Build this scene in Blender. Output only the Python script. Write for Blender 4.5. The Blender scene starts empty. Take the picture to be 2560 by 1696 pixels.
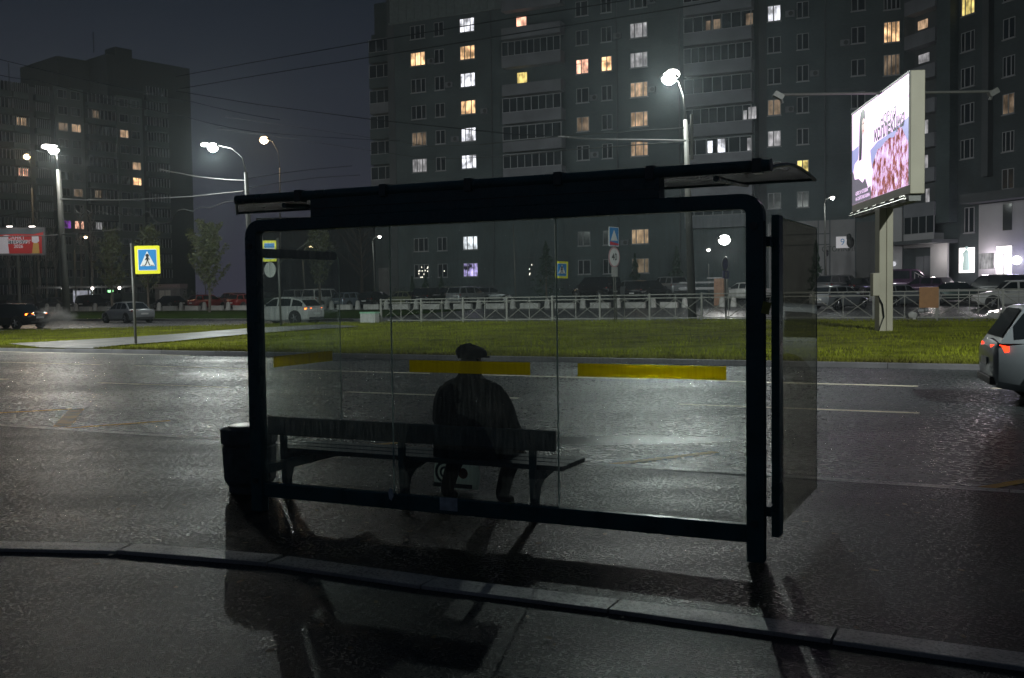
import bpy, math, random
import numpy as np
from mathutils import Matrix, Vector
R = math.radians
rnd = random.Random(7)
C = bpy.context.scene.collection
scn = bpy.context.scene
# ------------------------------------------------------------------ camera
F, CX, CY, HY, ROLL, TH, CZ = 2560., 1280., 848., 730., .0135, R(26), 1.77
pitch = math.atan((CY - HY) / F)
CM = Matrix.Rotation(math.pi / 2 - pitch, 3, 'X') @ Matrix.Rotation(-ROLL, 3, 'Z')
cd = bpy.data.cameras.new('camera'); cam = bpy.data.objects.new('camera', cd); C.objects.link(cam)
cd.sensor_width = 36; cd.lens = 36; cd.clip_end = 2000; cd.clip_start = .05
cam.matrix_world = Matrix.Translation((0, 0, CZ)) @ CM.to_4x4()
scn.camera = cam
# ------------------------------------------------------------------ world: night sky over a city
wd = bpy.data.worlds.new('World'); scn.world = wd; wd.use_nodes = True
nt = wd.node_tree; nt.nodes.clear()
wo = nt.nodes.new('ShaderNodeOutputWorld'); bg = nt.nodes.new('ShaderNodeBackground')
tc = nt.nodes.new('ShaderNodeTexCoord'); sx = nt.nodes.new('ShaderNodeSeparateXYZ'); cr = nt.nodes.new('ShaderNodeValToRGB')
nt.links.new(tc.outputs['Generated'], sx.inputs[0]); nt.links.new(sx.outputs['Z'], cr.inputs[0])
nt.links.new(cr.outputs[0], bg.inputs[0]); nt.links.new(bg.outputs[0], wo.inputs[0])
e = cr.color_ramp.elements
e[0].position = 0.0; e[0].color = (.052, .050, .076, 1)
e[1].position = .32; e[1].color = (.0120, .0185, .0300, 1)
m_ = e.new(.14); m_.color = (.032, .036, .053, 1)
bg.inputs['Strength'].default_value = .78
scn.view_settings.view_transform = 'Standard'; scn.view_settings.look = 'None'
scn.view_settings.exposure = -0.35; scn.view_settings.gamma = 1
scn.cycles.use_denoising = True
scn.cycles.max_bounces = 8; scn.cycles.transparent_max_bounces = 16
scn.cycles.sample_clamp_indirect = 4.0
LP = .175        # one factor for all street lamps

# ------------------------------------------------------------------ geometry of the place
def W(s, t, z=0.): return Vector((s*math.cos(TH)+t*math.sin(TH), -s*math.sin(TH)+t*math.cos(TH), z))
def ray(x, y): return CM @ Vector(((x-CX)/F, -(y-CY)/F, -1.))
def pix(x, y, Y):
    d = ray(x, y); return Vector((0, 0, CZ)) + d*(Y/d.y)
def gnd(x, y, z=0.):
    d = ray(x, y); return Vector((0, 0, CZ)) + d*((z-CZ)/d.z)
def st(P): return (P.x*math.cos(TH)-P.y*math.sin(TH), P.x*math.sin(TH)+P.y*math.cos(TH), P.z)
def ont(x, y, t):
    d = ray(x, y); n = d.x*math.sin(TH)+d.y*math.cos(TH); return st(Vector((0, 0, CZ))+d*(t/n))
def sm(a, b, x):
    x = min(1., max(0., (x-a)/(b-a))); return x*x*(3-2*x)
def GR(s, t):        # crest of the grass median
    zc = min(.43, max(.16, .43+(s+12)*.0078)); return .12+(zc-.12)*sm(23.7, 42, t)
def G(s, t):         # terrain beyond the median
    if t < 54: return 0.
    z = .16*sm(54.6, 56.5, t)+.24*sm(57, 74, t)
    return z+.85*sm(-62, -24, s)*sm(77, 87, t)
def spot(x, t, y=745):       # ground point seen in column x at distance t across the road
    s = ont(x, y, t)[0]; return s, t, G(s, t)

# ------------------------------------------------------------------ materials
def mat(name, col=(.2, .2, .2), rough=.6, metal=0., emit=None, es=1., var=0., vs=3., bump=0., bs=30., spec=.5, coat=0., alpha=1., rvar=0.):
    m = bpy.data.materials.new(name); m.use_nodes = True; n = m.node_tree; b = n.nodes['Principled BSDF']
    b.inputs['Base Color'].default_value = (*col, 1); b.inputs['Roughness'].default_value = rough
    b.inputs['Metallic'].default_value = metal; b.inputs['Specular IOR Level'].default_value = spec
    b.inputs['Coat Weight'].default_value = coat
    if emit: b.inputs['Emission Color'].default_value = (*emit, 1); b.inputs['Emission Strength'].default_value = es
    tcn = n.nodes.new('ShaderNodeTexCoord')
    if var or rvar:
        no = n.nodes.new('ShaderNodeTexNoise'); no.inputs['Scale'].default_value = vs; no.inputs['Detail'].default_value = 6
        n.links.new(tcn.outputs['Object'], no.inputs['Vector'])
        if var:
            mr = n.nodes.new('ShaderNodeMapRange'); mr.inputs[1].default_value = .3; mr.inputs[2].default_value = .7
            mr.inputs[3].default_value = 1-var; mr.inputs[4].default_value = 1+var
            mx = n.nodes.new('ShaderNodeMix'); mx.data_type = 'RGBA'; mx.blend_type = 'MULTIPLY'; mx.inputs[0].default_value = 1
            mx.inputs[6].default_value = (*col, 1)
            n.links.new(no.outputs[0], mr.inputs[0]); n.links.new(mr.outputs[0], mx.inputs[7]); n.links.new(mx.outputs[2], b.inputs['Base Color'])
        if rvar:
            m2 = n.nodes.new('ShaderNodeMapRange'); m2.inputs[1].default_value = .3; m2.inputs[2].default_value = .7
            m2.inputs[3].default_value = max(.02, rough-rvar); m2.inputs[4].default_value = rough+rvar
            n.links.new(no.outputs[0], m2.inputs[0]); n.links.new(m2.outputs[0], b.inputs['Roughness'])
    if bump:
        nb = n.nodes.new('ShaderNodeTexNoise'); nb.inputs['Scale'].default_value = bs; nb.inputs['Detail'].default_value = 4
        bp = n.nodes.new('ShaderNodeBump'); bp.inputs['Strength'].default_value = bump; bp.inputs['Distance'].default_value = .02
        n.links.new(tcn.outputs['Object'], nb.inputs['Vector']); n.links.new(nb.outputs[0], bp.inputs['Height']); n.links.new(bp.outputs[0], b.inputs['Normal'])
    return m

def asphalt(name, base, r0, r1, patch, bscale, bstr, big=1., ior=1.5):
    """wet asphalt: aggregate grain, wheel-worn smoother bands and puddled patches"""
    m = bpy.data.materials.new(name); m.use_nodes = True; n = m.node_tree; b = n.nodes['Principled BSDF']; L = n.links.new
    tcn = n.nodes.new('ShaderNodeTexCoord'); mp = n.nodes.new('ShaderNodeMapping'); mp.inputs['Rotation'].default_value = (0, 0, TH)
    mp.inputs['Scale'].default_value = (.35, 1, 1)
    L(tcn.outputs['Object'], mp.inputs['Vector'])
    big_ = n.nodes.new('ShaderNodeTexNoise'); big_.inputs['Scale'].default_value = patch; big_.inputs['Detail'].default_value = 5; big_.inputs['Roughness'].default_value = .6
    L(mp.outputs[0], big_.inputs['Vector'])
    fine = n.nodes.new('ShaderNodeTexNoise'); fine.inputs['Scale'].default_value = bscale; fine.inputs['Detail'].default_value = 3; fine.inputs['Roughness'].default_value = .75
    L(tcn.outputs['Object'], fine.inputs['Vector'])
    vo = n.nodes.new('ShaderNodeTexVoronoi'); vo.inputs['Scale'].default_value = bscale*1.6; L(tcn.outputs['Object'], vo.inputs['Vector'])
    mr = n.nodes.new('ShaderNodeMapRange'); mr.inputs[1].default_value = .35; mr.inputs[2].default_value = .65
    mr.inputs[3].default_value = r1; mr.inputs[4].default_value = r0; L(big_.outputs[0], mr.inputs[0])
    v2 = n.nodes.new('ShaderNodeTexVoronoi'); v2.inputs['Scale'].default_value = bscale*.9; L(tcn.outputs['Object'], v2.inputs['Vector'])
    sc2 = n.nodes.new('ShaderNodeSeparateXYZ'); L(v2.outputs['Color'], sc2.inputs[0]); mg = n.nodes.new('ShaderNodeMapRange'); mg.inputs[1].default_value = 0; mg.inputs[2].default_value = .5; mg.inputs[3].default_value = .45; mg.inputs[4].default_value = 1.12
    L(sc2.outputs['X'], mg.inputs[0]); mk = n.nodes.new('ShaderNodeMath'); mk.operation = 'MULTIPLY'; L(mr.outputs[0], mk.inputs[0]); L(mg.outputs[0], mk.inputs[1]); L(mk.outputs[0], b.inputs['Roughness'])
    mc = n.nodes.new('ShaderNodeMapRange'); mc.inputs[1].default_value = .3; mc.inputs[2].default_value = .7; mc.inputs[3].default_value = 1.45; mc.inputs[4].default_value = .6
    L(big_.outputs[0], mc.inputs[0])
    mf = n.nodes.new('ShaderNodeMapRange'); mf.inputs[3].default_value = .5; mf.inputs[4].default_value = 1.5; L(fine.outputs[0], mf.inputs[0])
    mm = n.nodes.new('ShaderNodeMath'); mm.operation = 'MULTIPLY'; L(mc.outputs[0], mm.inputs[0]); L(mf.outputs[0], mm.inputs[1])
    mx = n.nodes.new('ShaderNodeMix'); mx.data_type = 'RGBA'; mx.blend_type = 'MULTIPLY'; mx.inputs[0].default_value = 1; mx.inputs[6].default_value = (*base, 1)
    L(mm.outputs[0], mx.inputs[7]); L(mx.outputs[2], b.inputs['Base Color'])
    a1 = n.nodes.new('ShaderNodeMath'); a1.operation = 'MULTIPLY_ADD'; a1.inputs[1].default_value = .6; L(vo.outputs['Distance'], a1.inputs[0]); L(fine.outputs[0], a1.inputs[2])
    md = n.nodes.new('ShaderNodeTexNoise'); md.inputs['Scale'].default_value = bscale*.5; md.inputs['Detail'].default_value = 3; L(tcn.outputs['Object'], md.inputs['Vector'])
    ad = n.nodes.new('ShaderNodeMath'); ad.operation = 'MULTIPLY_ADD'; ad.inputs[1].default_value = .45; L(md.outputs[0], ad.inputs[0]); L(a1.outputs[0], ad.inputs[2])
    bp = n.nodes.new('ShaderNodeBump'); bp.inputs['Distance'].default_value = .01*big
    ms = n.nodes.new('ShaderNodeMapRange'); ms.inputs[1].default_value = .38; ms.inputs[2].default_value = .68; ms.inputs[3].default_value = bstr; ms.inputs[4].default_value = bstr*.35
    L(big_.outputs[0], ms.inputs[0]); L(ms.outputs[0], bp.inputs['Strength'])
    L(ad.outputs[0], bp.inputs['Height']); L(bp.outputs[0], b.inputs['Normal'])
    b.inputs['IOR'].default_value = ior; b.inputs['Specular IOR Level'].default_value = .5
    return m

def lit(name, col, s, stripes=18., blob=.6):
    """a lit window: curtain folds and a brighter part of the room"""
    m = bpy.data.materials.new(name); m.use_nodes = True; n = m.node_tree; n.nodes.clear(); L = n.links.new
    o = n.nodes.new('ShaderNodeOutputMaterial'); em = n.nodes.new('ShaderNodeEmission'); L(em.outputs[0], o.inputs[0])
    tcn = n.nodes.new('ShaderNodeTexCoord'); mp = n.nodes.new('ShaderNodeMapping'); mp.inputs['Scale'].default_value = (1, 1, .25); L(tcn.outputs['Object'], mp.inputs[0])
    a = n.nodes.new('ShaderNodeTexNoise'); a.inputs['Scale'].default_value = 5; a.inputs['Detail'].default_value = 2; L(mp.outputs[0], a.inputs[0])
    c = n.nodes.new('ShaderNodeTexNoise'); c.inputs['Scale'].default_value = 1.1; L(tcn.outputs['Object'], c.inputs[0])
    r1 = n.nodes.new('ShaderNodeMapRange'); r1.inputs[1].default_value = .35; r1.inputs[2].default_value = .65; r1.inputs[3].default_value = .55; r1.inputs[4].default_value = 1.1; L(a.outputs[0], r1.inputs[0])
    r2 = n.nodes.new('ShaderNodeMapRange'); r2.inputs[1].default_value = .35; r2.inputs[2].default_value = .62; r2.inputs[3].default_value = 1-blob; r2.inputs[4].default_value = 1+blob*2; L(c.outputs[0], r2.inputs[0])
    mu = n.nodes.new('ShaderNodeMath'); mu.operation = 'MULTIPLY'; L(r1.outputs[0], mu.inputs[0]); L(r2.outputs[0], mu.inputs[1])
    m3 = n.nodes.new('ShaderNodeMath'); m3.operation = 'MULTIPLY'; m3.inputs[1].default_value = s*1.3; L(mu.outputs[0], m3.inputs[0]); L(m3.outputs[0], em.inputs[1])
    em.inputs[0].default_value = (*col, 1); m.cycles.emission_sampling = 'NONE'
    return m

def glass(name, tint=(.93, .97, .95), haze=.04, streak=0.):
    """thin shelter glass: Fresnel reflection, a film of dirt and wiped rain streaks"""
    m = bpy.data.materials.new(name); m.use_nodes = True; n = m.node_tree; n.nodes.clear(); L = n.links.new
    o = n.nodes.new('ShaderNodeOutputMaterial'); tr = n.nodes.new('ShaderNodeBsdfTransparent'); tr.inputs[0].default_value = (*tint, 1)
    gl = n.nodes.new('ShaderNodeBsdfGlossy'); gl.inputs['Roughness'].default_value = .03
    lw = n.nodes.new('ShaderNodeLayerWeight'); lw.inputs[0].default_value = .5
    pw = n.nodes.new('ShaderNodeMath'); pw.operation = 'POWER'; pw.inputs[1].default_value = 5; L(lw.outputs['Facing'], pw.inputs[0])
    fr = n.nodes.new('ShaderNodeMath'); fr.operation = 'MULTIPLY_ADD'; fr.inputs[1].default_value = .5; fr.inputs[2].default_value = .02; L(pw.outputs[0], fr.inputs[0])
    df = n.nodes.new('ShaderNodeBsdfTranslucent'); df.inputs[0].default_value = (.7, .75, .72, 1)
    d2 = n.nodes.new('ShaderNodeBsdfDiffuse'); d2.inputs[0].default_value = (.5, .55, .5, 1)
    a0 = n.nodes.new('ShaderNodeMixShader'); a0.inputs[0].default_value = .4; L(df.outputs[0], a0.inputs[1]); L(d2.outputs[0], a0.inputs[2])
    tcn = n.nodes.new('ShaderNodeTexCoord'); mp = n.nodes.new('ShaderNodeMapping'); mp.inputs['Scale'].default_value = (14, 14, 1.6); L(tcn.outputs['Object'], mp.inputs[0])
    no = n.nodes.new('ShaderNodeTexNoise'); no.inputs['Scale'].default_value = 4; no.inputs['Detail'].default_value = 8; L(mp.outputs[0], no.inputs[0])
    mr = n.nodes.new('ShaderNodeMapRange'); mr.inputs[1].default_value = .42; mr.inputs[2].default_value = .75; mr.inputs[3].default_value = haze*.6; mr.inputs[4].default_value = haze+streak; L(no.outputs[0], mr.inputs[0])
    m1 = n.nodes.new('ShaderNodeMixShader'); L(mr.outputs[0], m1.inputs[0]); L(tr.outputs[0], m1.inputs[1]); L(a0.outputs[0], m1.inputs[2])
    m2 = n.nodes.new('ShaderNodeMixShader'); L(fr.outputs[0], m2.inputs[0]); L(m1.outputs[0], m2.inputs[1]); L(gl.outputs[0], m2.inputs[2]); L(m2.outputs[0], o.inputs[0])
    return m

def bricks(name, c1, c2, mortar, rot, sc=1.):
    m = bpy.data.materials.new(name); m.use_nodes = True; n = m.node_tree; b = n.nodes['Principled BSDF']; L = n.links.new
    tcn = n.nodes.new('ShaderNodeTexCoord'); mp = n.nodes.new('ShaderNodeMapping'); mp.inputs['Rotation'].default_value = (0, 0, rot); L(tcn.outputs['Object'], mp.inputs[0])
    sp = n.nodes.new('ShaderNodeSeparateXYZ'); L(mp.outputs[0], sp.inputs[0]); cb = n.nodes.new('ShaderNodeCombineXYZ'); L(sp.outputs['X'], cb.inputs['X']); L(sp.outputs['Z'], cb.inputs['Y'])
    br = n.nodes.new('ShaderNodeTexBrick'); br.inputs['Scale'].default_value = 1; br.inputs['Brick Width'].default_value = .26*sc; br.inputs['Row Height'].default_value = .095*sc
    br.inputs['Mortar Size'].default_value = .012*sc; br.inputs['Color1'].default_value = (*c1, 1); br.inputs['Color2'].default_value = (*c2, 1); br.inputs['Mortar'].default_value = (*mortar, 1)
    L(cb.outputs[0], br.inputs['Vector'])
    no = n.nodes.new('ShaderNodeTexNoise'); no.inputs['Scale'].default_value = .35; no.inputs['Detail'].default_value = 7; L(mp.outputs[0], no.inputs[0])
    mr = n.nodes.new('ShaderNodeMapRange'); mr.inputs[1].default_value = .3; mr.inputs[2].default_value = .7; mr.inputs[3].default_value = .7; mr.inputs[4].default_value = 1.25; L(no.outputs[0], mr.inputs[0])
    mx = n.nodes.new('ShaderNodeMix'); mx.data_type = 'RGBA'; mx.blend_type = 'MULTIPLY'; mx.inputs[0].default_value = 1; L(br.outputs[0], mx.inputs[6]); L(mr.outputs[0], mx.inputs[7])
    L(mx.outputs[2], b.inputs['Base Color']); b.inputs['Roughness'].default_value = .85
    return m

M = {}
M['road'] = asphalt('wet_road_asphalt', (.022, .027, .028), .23, .42, .33, 27., 1., 1.3)
M['walk'] = asphalt('wet_pavement_asphalt', (.024, .029, .030), .26, .42, .8, 85., 1., .38, 1.17)
M['lot'] = asphalt('wet_lot_asphalt', (.030, .038, .040), .27, .44, .9, 100., 1., .46, 1.22)
M['far'] = asphalt('distant_asphalt', (.035, .036, .038), .3, .55, .2, 9., .5, 2.)
M['kerb'] = asphalt('kerb_granite', (.50, .49, .45), .26, .42, 1.5, 85., 1., .45, 1.4)
M['kerb2'] = mat('kerb_concrete', (.085, .082, .088), .6, var=.3, vs=1.2, bump=.3, bs=20)
M['path'] = mat('wet_concrete_path', (.13, .128, .125), .5, var=.2, vs=1.1, bump=.2, bs=12, rvar=.12)
M['paint'] = mat('white_road_paint', (.75, .68, .52), .5, var=.3, vs=2.5)
M['ypaint'] = mat('yellow_road_paint', (.80, .42, .015), .5, var=.4, vs=3)
M['grass'] = mat('grass_sward', (.108, .116, .012), .9, var=.55, vs=1.3, bump=1., bs=14, spec=.05)
M['grass2'] = mat('shaded_grass_sward', (.018, .032, .006), .95, var=.5, vs=1.1, bump=.8, bs=12, spec=.0)  # same grass, darkened: its shade is put into the base colour
M['blade'] = mat('grass_blades', (.135, .150, .014), .9, var=.55, vs=.7, spec=.0)
M['leaf_litter'] = mat('wet_fallen_leaves', (.19, .13, .06), .35, var=.4, vs=8)
M['frame'] = mat('dark_painted_steel', (.030, .120, .130), .32, var=.25, vs=6, rvar=.12, spec=.4)
M['frame2'] = mat('dark_frame_edge', (.04, .075, .08), .3, var=.2, vs=9)
M['roof'] = mat('smoky_roof_sheet', (.13, .135, .135), .16, var=.2, vs=5)
M['steel'] = mat('pale_metal', (.35, .34, .30), .35, metal=.6, var=.2, vs=8)
M['wood'] = mat('dark_bench_plank', (.028, .075, .085), .45, var=.35, vs=7, bump=.2, bs=40)
M['glass'] = glass('shelter_glass', (.94, .97, .96), haze=.075, streak=.08)
M['glassR'] = glass('dirty_side_glass', (.74, .73, .68), haze=.12, streak=.12)
def film():
    m = bpy.data.materials.new('yellow_film'); m.use_nodes = True; n = m.node_tree; n.nodes.clear(); L = n.links.new
    o = n.nodes.new('ShaderNodeOutputMaterial'); tr = n.nodes.new('ShaderNodeBsdfTransparent'); tr.inputs[0].default_value = (.95, .82, .0, 1)
    tl = n.nodes.new('ShaderNodeBsdfTranslucent'); tl.inputs[0].default_value = (.85, .74, .01, 1)
    mx = n.nodes.new('ShaderNodeMixShader'); mx.inputs[0].default_value = .32; L(tr.outputs[0], mx.inputs[1]); L(tl.outputs[0], mx.inputs[2]); L(mx.outputs[0], o.inputs[0]); return m
M['yfilm'] = film()
def edgeglass():
    m = bpy.data.materials.new('glass_edge'); m.use_nodes = True; n = m.node_tree; n.nodes.clear(); L = n.links.new
    o = n.nodes.new('ShaderNodeOutputMaterial'); a = n.nodes.new('ShaderNodeBsdfTranslucent'); a.inputs[0].default_value = (.8, .9, .85, 1)
    b = n.nodes.new('ShaderNodeBsdfDiffuse'); b.inputs[0].default_value = (.5, .58, .55, 1); x = n.nodes.new('ShaderNodeMixShader'); x.inputs[0].default_value = .4
    L(a.outputs[0], x.inputs[1]); L(b.outputs[0], x.inputs[2]); L(x.outputs[0], o.inputs[0]); return m
M['seal'] = edgeglass(); M['bag'] = edgeglass(); M['bag'].name = 'translucent_bag'
M['concrete'] = mat('rough_concrete', (.12, .15, .155), .7, var=.3, vs=14, bump=1., bs=70)
M['paper'] = mat('torn_paper', (.62, .70, .70), .7, var=.3, vs=20)
M['ysticker'] = mat('yellow_sticker', (.42, .42, .08), .5, var=.2, vs=40)
M['coat'] = mat('dark_wool_coat', (.014, .030, .036), .85, var=.3, vs=9, bump=.3, bs=60, spec=.2)
M['trous'] = mat('dark_trousers', (.012, .018, .022), .85, spec=.2)
M['skin'] = mat('skin', (.24, .13, .09), .5)
M['cap'] = mat('grey_tweed_cap', (.035, .045, .050), .9, var=.35, vs=70, spec=.2)
M['hair'] = mat('grey_hair', (.12, .12, .12), .8)
M['bagart'] = mat('bag_print_dark', (.03, .07, .09), .4)
M['bagred'] = mat('bag_print_red', (.30, .05, .02), .4)
M['pole'] = mat('pole_concrete', (.055, .054, .047), .7, var=.2, vs=3, bump=.2, bs=20)
M['mpole'] = mat('pole_metal_grey', (.07, .07, .064), .5, metal=.1, var=.15, vs=6)
M['black'] = mat('matt_black', (.012, .013, .014), .6)
M['sy'] = mat('sign_yellow_fluorescent', (.70, .66, .02), .5, emit=(.7, .66, .02), es=.0)
M['sb'] = mat('sign_blue', (.025, .20, .48), .4)
M['sw'] = mat('sign_white', (.62, .62, .62), .45)
M['sk'] = mat('sign_black', (.012, .012, .012), .5)
M['sr'] = mat('sign_red', (.55, .03, .04), .4)
M['sgrey'] = mat('sign_back_grey', (.33, .33, .32), .5, var=.1, vs=6)
M['fence'] = mat('fence_grey_paint', (.20, .195, .18), .55, var=.15, vs=5)
M['block'] = mat('whitewashed_concrete', (.30, .295, .285), .8, var=.2, vs=2, bump=.3, bs=12)
M['wire'] = mat('cable_black', (.010, .012, .014), .9, spec=0.)
M['wirel'] = mat('cable_pale', (.035, .037, .036), .8, spec=.1)
M['wireb'] = mat('cable_bright', (.10, .10, .10), .7, spec=.2)
M['tyre'] = mat('tyre_rubber', (.012, .012, .013), .75)
M['rim'] = mat('alloy_rim', (.22, .22, .23), .35, metal=.7)
M['cglass'] = mat('car_window', (.010, .013, .015), .06, spec=.8)
M['plate'] = mat('number_plate', (.45, .45, .45), .5)
M['tail'] = mat('tail_lamp_lit', (.4, .01, .01), .3, emit=(1., .035, .010), es=5.)
M['tail_hot'] = mat('tail_lamp_bright', (.4, .06, .01), .3, emit=(1., .16, .02), es=12.)
M['tailoff'] = mat('tail_lamp_off', (.22, .012, .01), .2)
M['headlit'] = mat('head_lamp_lit', (.8, .8, .8), .2, emit=(1., .9, .84), es=14.)
M['headoff'] = mat('head_lamp_off', (.35, .36, .38), .12)
M['trunk'] = mat('bark', (.09, .075, .06), .9, var=.3, vs=5)
M['birch'] = mat('pale_bark', (.17, .16, .15), .9, var=.4, vs=4)
M['leaves'] = mat('poplar_leaves', (.060, .072, .022), .55, var=.5, vs=2)
M['needles'] = mat('conifer_needles', (.018, .040, .022), .7, var=.5, vs=3)
M['bush'] = mat('bush_leaves', (.020, .032, .016), .7, var=.5, vs=3)
M['wallB'] = bricks('grey_brick_wall', (.044, .060, .064), (.032, .046, .050), (.052, .066, .070), TH)
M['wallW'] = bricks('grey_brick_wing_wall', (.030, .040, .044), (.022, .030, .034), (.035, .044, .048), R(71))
M['wallD'] = mat('dark_recess_wall', (.05, .055, .06), .9, var=.2, vs=.5)
M['panelL'] = mat('pale_concrete_panel', (.15, .15, .155), .85, var=.15, vs=.6)
M['slab'] = mat('balcony_parapet', (.115, .12, .135), .85, var=.2, vs=.5)
M['wframe'] = mat('window_frame_white', (.21, .21, .22), .6)
M['wglass'] = mat('dark_window_glass', (.012, .017, .020), .12, spec=.6)
M['wallL'] = mat('distant_block_wall', (.055, .070, .068), .9, var=.15, vs=.15)
M['wallL2'] = mat('distant_block_wall_pale', (.115, .135, .125), .9, var=.15, vs=.15)
M['wallLd'] = mat('distant_block_dark', (.012, .019, .019), .9, var=.2, vs=.1)  # darkness of the unlit walls is put into this near-black colour
M['wfL'] = mat('distant_window_frame', (.24, .25, .25), .7)
M['clad'] = mat('wall_cladding', (.24, .24, .25), .6, var=.12, vs=.4)
M['warm'] = lit('window_warm', (1., .60, .30), 1.1)
M['warm2'] = lit('window_tan', (1., .66, .40), .42, blob=.3)
M['cool'] = lit('window_cool_white', (.92, .93, 1.), .95)
M['cool2'] = lit('window_dim_white', (.85, .83, .85), .36, blob=.35)
M['pink'] = lit('window_pinkish', (1., .52, .36), 1.0)
M['yellow'] = lit('window_yellow', (1., .78, .25), .65)
M['violet'] = lit('window_violet', (.62, .50, 1.), .8, blob=.95)
M['dimw'] = lit('window_faint_warm', (1., .72, .48), .13, blob=.5)
M['purple'] = lit('window_purple', (.45, .10, .8), .25, blob=.9)
M['shop'] = mat('shop_window_light', (.8, .8, .8), .5, emit=(1., .93, .92), es=3.2)
M['spark'] = mat('garland_bulb', (.8, .8, .8), .5, emit=(1., .88, .75), es=4.)
M['bulbW'] = mat('lamp_lens_white', (.8, .8, .8), .5, emit=(1., .95, .92), es=9.)
M['bulbO'] = mat('lamp_lens_sodium', (.8, .8, .8), .5, emit=(1., .70, .38), es=7.)
M['bulbS'] = mat('lamp_lens_small', (.8, .8, .8), .5, emit=(1., .90, .84), es=5.)
M['scrW'] = mat('screen_white', (.1, .1, .1), .4, emit=(.95, .66, 1.), es=2.3)
M['scrK'] = mat('screen_black', (.02, .02, .02), .4, emit=(.02, .02, .06), es=.6)
M['scrB'] = mat('screen_lilac', (.1, .1, .1), .4, emit=(.50, .52, 1.), es=.95)
M['scrS'] = mat('screen_skin', (.1, .1, .1), .4, emit=(1., .74, .70), es=1.15)
M['scrR'] = mat('screen_lip', (.1, .1, .1), .4, emit=(.8, .22, .25), es=.8)
M['scrG'] = mat('screen_grey', (.1, .1, .1), .4, emit=(.30, .27, .36), es=.6)
M['cab'] = mat('billboard_cabinet', (.27, .25, .19), .6, var=.1, vs=1)
M['bred'] = mat('poster_red', (.45, .03, .03), .5, emit=(.45, .03, .03), es=.28)  # poster inks emit a little, standing in for the floodlight on them
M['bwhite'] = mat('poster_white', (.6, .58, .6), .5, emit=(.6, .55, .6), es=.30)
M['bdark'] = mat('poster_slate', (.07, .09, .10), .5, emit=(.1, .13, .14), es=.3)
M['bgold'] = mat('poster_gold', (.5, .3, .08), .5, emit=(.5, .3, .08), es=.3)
M['orange'] = mat('orange_board', (.26, .13, .055), .7, var=.1, vs=6)
M['green'] = mat('green_cross_light', (.1, .3, .1), .4, emit=(.35, 1., .4), es=3)

def flowers():
    m = bpy.data.materials.new('screen_flower_field'); m.use_nodes = True; n = m.node_tree; n.nodes.clear(); L = n.links.new
    o = n.nodes.new('ShaderNodeOutputMaterial'); em = n.nodes.new('ShaderNodeEmission'); L(em.outputs[0], o.inputs[0]); em.inputs[1].default_value = 1.5
    tcn = n.nodes.new('ShaderNodeTexCoord'); mp = n.nodes.new('ShaderNodeMapping'); mp.inputs['Scale'].default_value = (1, 1, .8); L(tcn.outputs['Object'], mp.inputs[0])
    a = n.nodes.new('ShaderNodeTexNoise'); a.inputs['Scale'].default_value = 3.4; a.inputs['Detail'].default_value = 5; a.inputs['Roughness'].default_value = .7; L(mp.outputs[0], a.inputs[0])
    r = n.nodes.new('ShaderNodeValToRGB'); L(a.outputs[0], r.inputs[0]); el = r.color_ramp.elements
    el[0].position = .36; el[0].color = (.07, .03, .03, 1); el[1].position = .62; el[1].color = (1, .88, 1, 1)
    for p, c in ((.42, (.42, .13, .09, 1)), (.47, (.30, .16, .22, 1)), (.51, (.85, .5, .72, 1)), (.56, (.72, .52, .95, 1))):
        q = el.new(p); q.color = c
    L(r.outputs[0], em.inputs[0]); return m
M['flow'] = flowers()

for k_ in ('spark', 'bulbW', 'bulbO', 'bulbS', 'bred', 'bwhite', 'bdark', 'bgold', 'scrK', 'scrG', 'green'): M[k_].cycles.emission_sampling = 'NONE'
def muddy(m, amt=1.):
    n = m.node_tree; L = n.links.new; b = n.nodes['Principled BSDF']; src = b.inputs['Base Color'].links[0].from_socket
    tcn = n.nodes.new('ShaderNodeTexCoord'); vm = n.nodes.new('ShaderNodeVectorMath'); vm.operation = 'DOT_PRODUCT'; vm.inputs[1].default_value = (math.sin(TH), math.cos(TH), 0)
    L(tcn.outputs['Object'], vm.inputs[0]); no = n.nodes.new('ShaderNodeTexNoise'); no.inputs['Scale'].default_value = .9; no.inputs['Detail'].default_value = 6; L(tcn.outputs['Object'], no.inputs[0])
    a = n.nodes.new('ShaderNodeMath'); a.operation = 'MULTIPLY_ADD'; a.inputs[1].default_value = -3.2; L(no.outputs[0], a.inputs[0]); L(vm.outputs['Value'], a.inputs[2])
    r = n.nodes.new('ShaderNodeMapRange'); r.inputs[1].default_value = 23.4; r.inputs[2].default_value = 21.9; r.inputs[3].default_value = 0; r.inputs[4].default_value = .85; L(a.outputs[0], r.inputs[0])
    n2 = n.nodes.new('ShaderNodeTexNoise'); n2.inputs['Scale'].default_value = .35; n2.inputs['Detail'].default_value = 7; L(tcn.outputs['Object'], n2.inputs[0])
    r2 = n.nodes.new('ShaderNodeMapRange'); r2.inputs[1].default_value = .54; r2.inputs[2].default_value = .68; r2.inputs[3].default_value = 0; r2.inputs[4].default_value = .55; L(n2.outputs[0], r2.inputs[0])
    mx_ = n.nodes.new('ShaderNodeMath'); mx_.operation = 'MAXIMUM'; L(r.outputs[0], mx_.inputs[0]); L(r2.outputs[0], mx_.inputs[1])
    mx = n.nodes.new('ShaderNodeMix'); mx.data_type = 'RGBA'; L(mx_.outputs[0], mx.inputs[0]); L(src, mx.inputs[6]); mx.inputs[7].default_value = (.045, .034, .016, 1); L(mx.outputs[2], b.inputs['Base Color'])
muddy(M['grass']); muddy(M['blade'])
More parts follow.
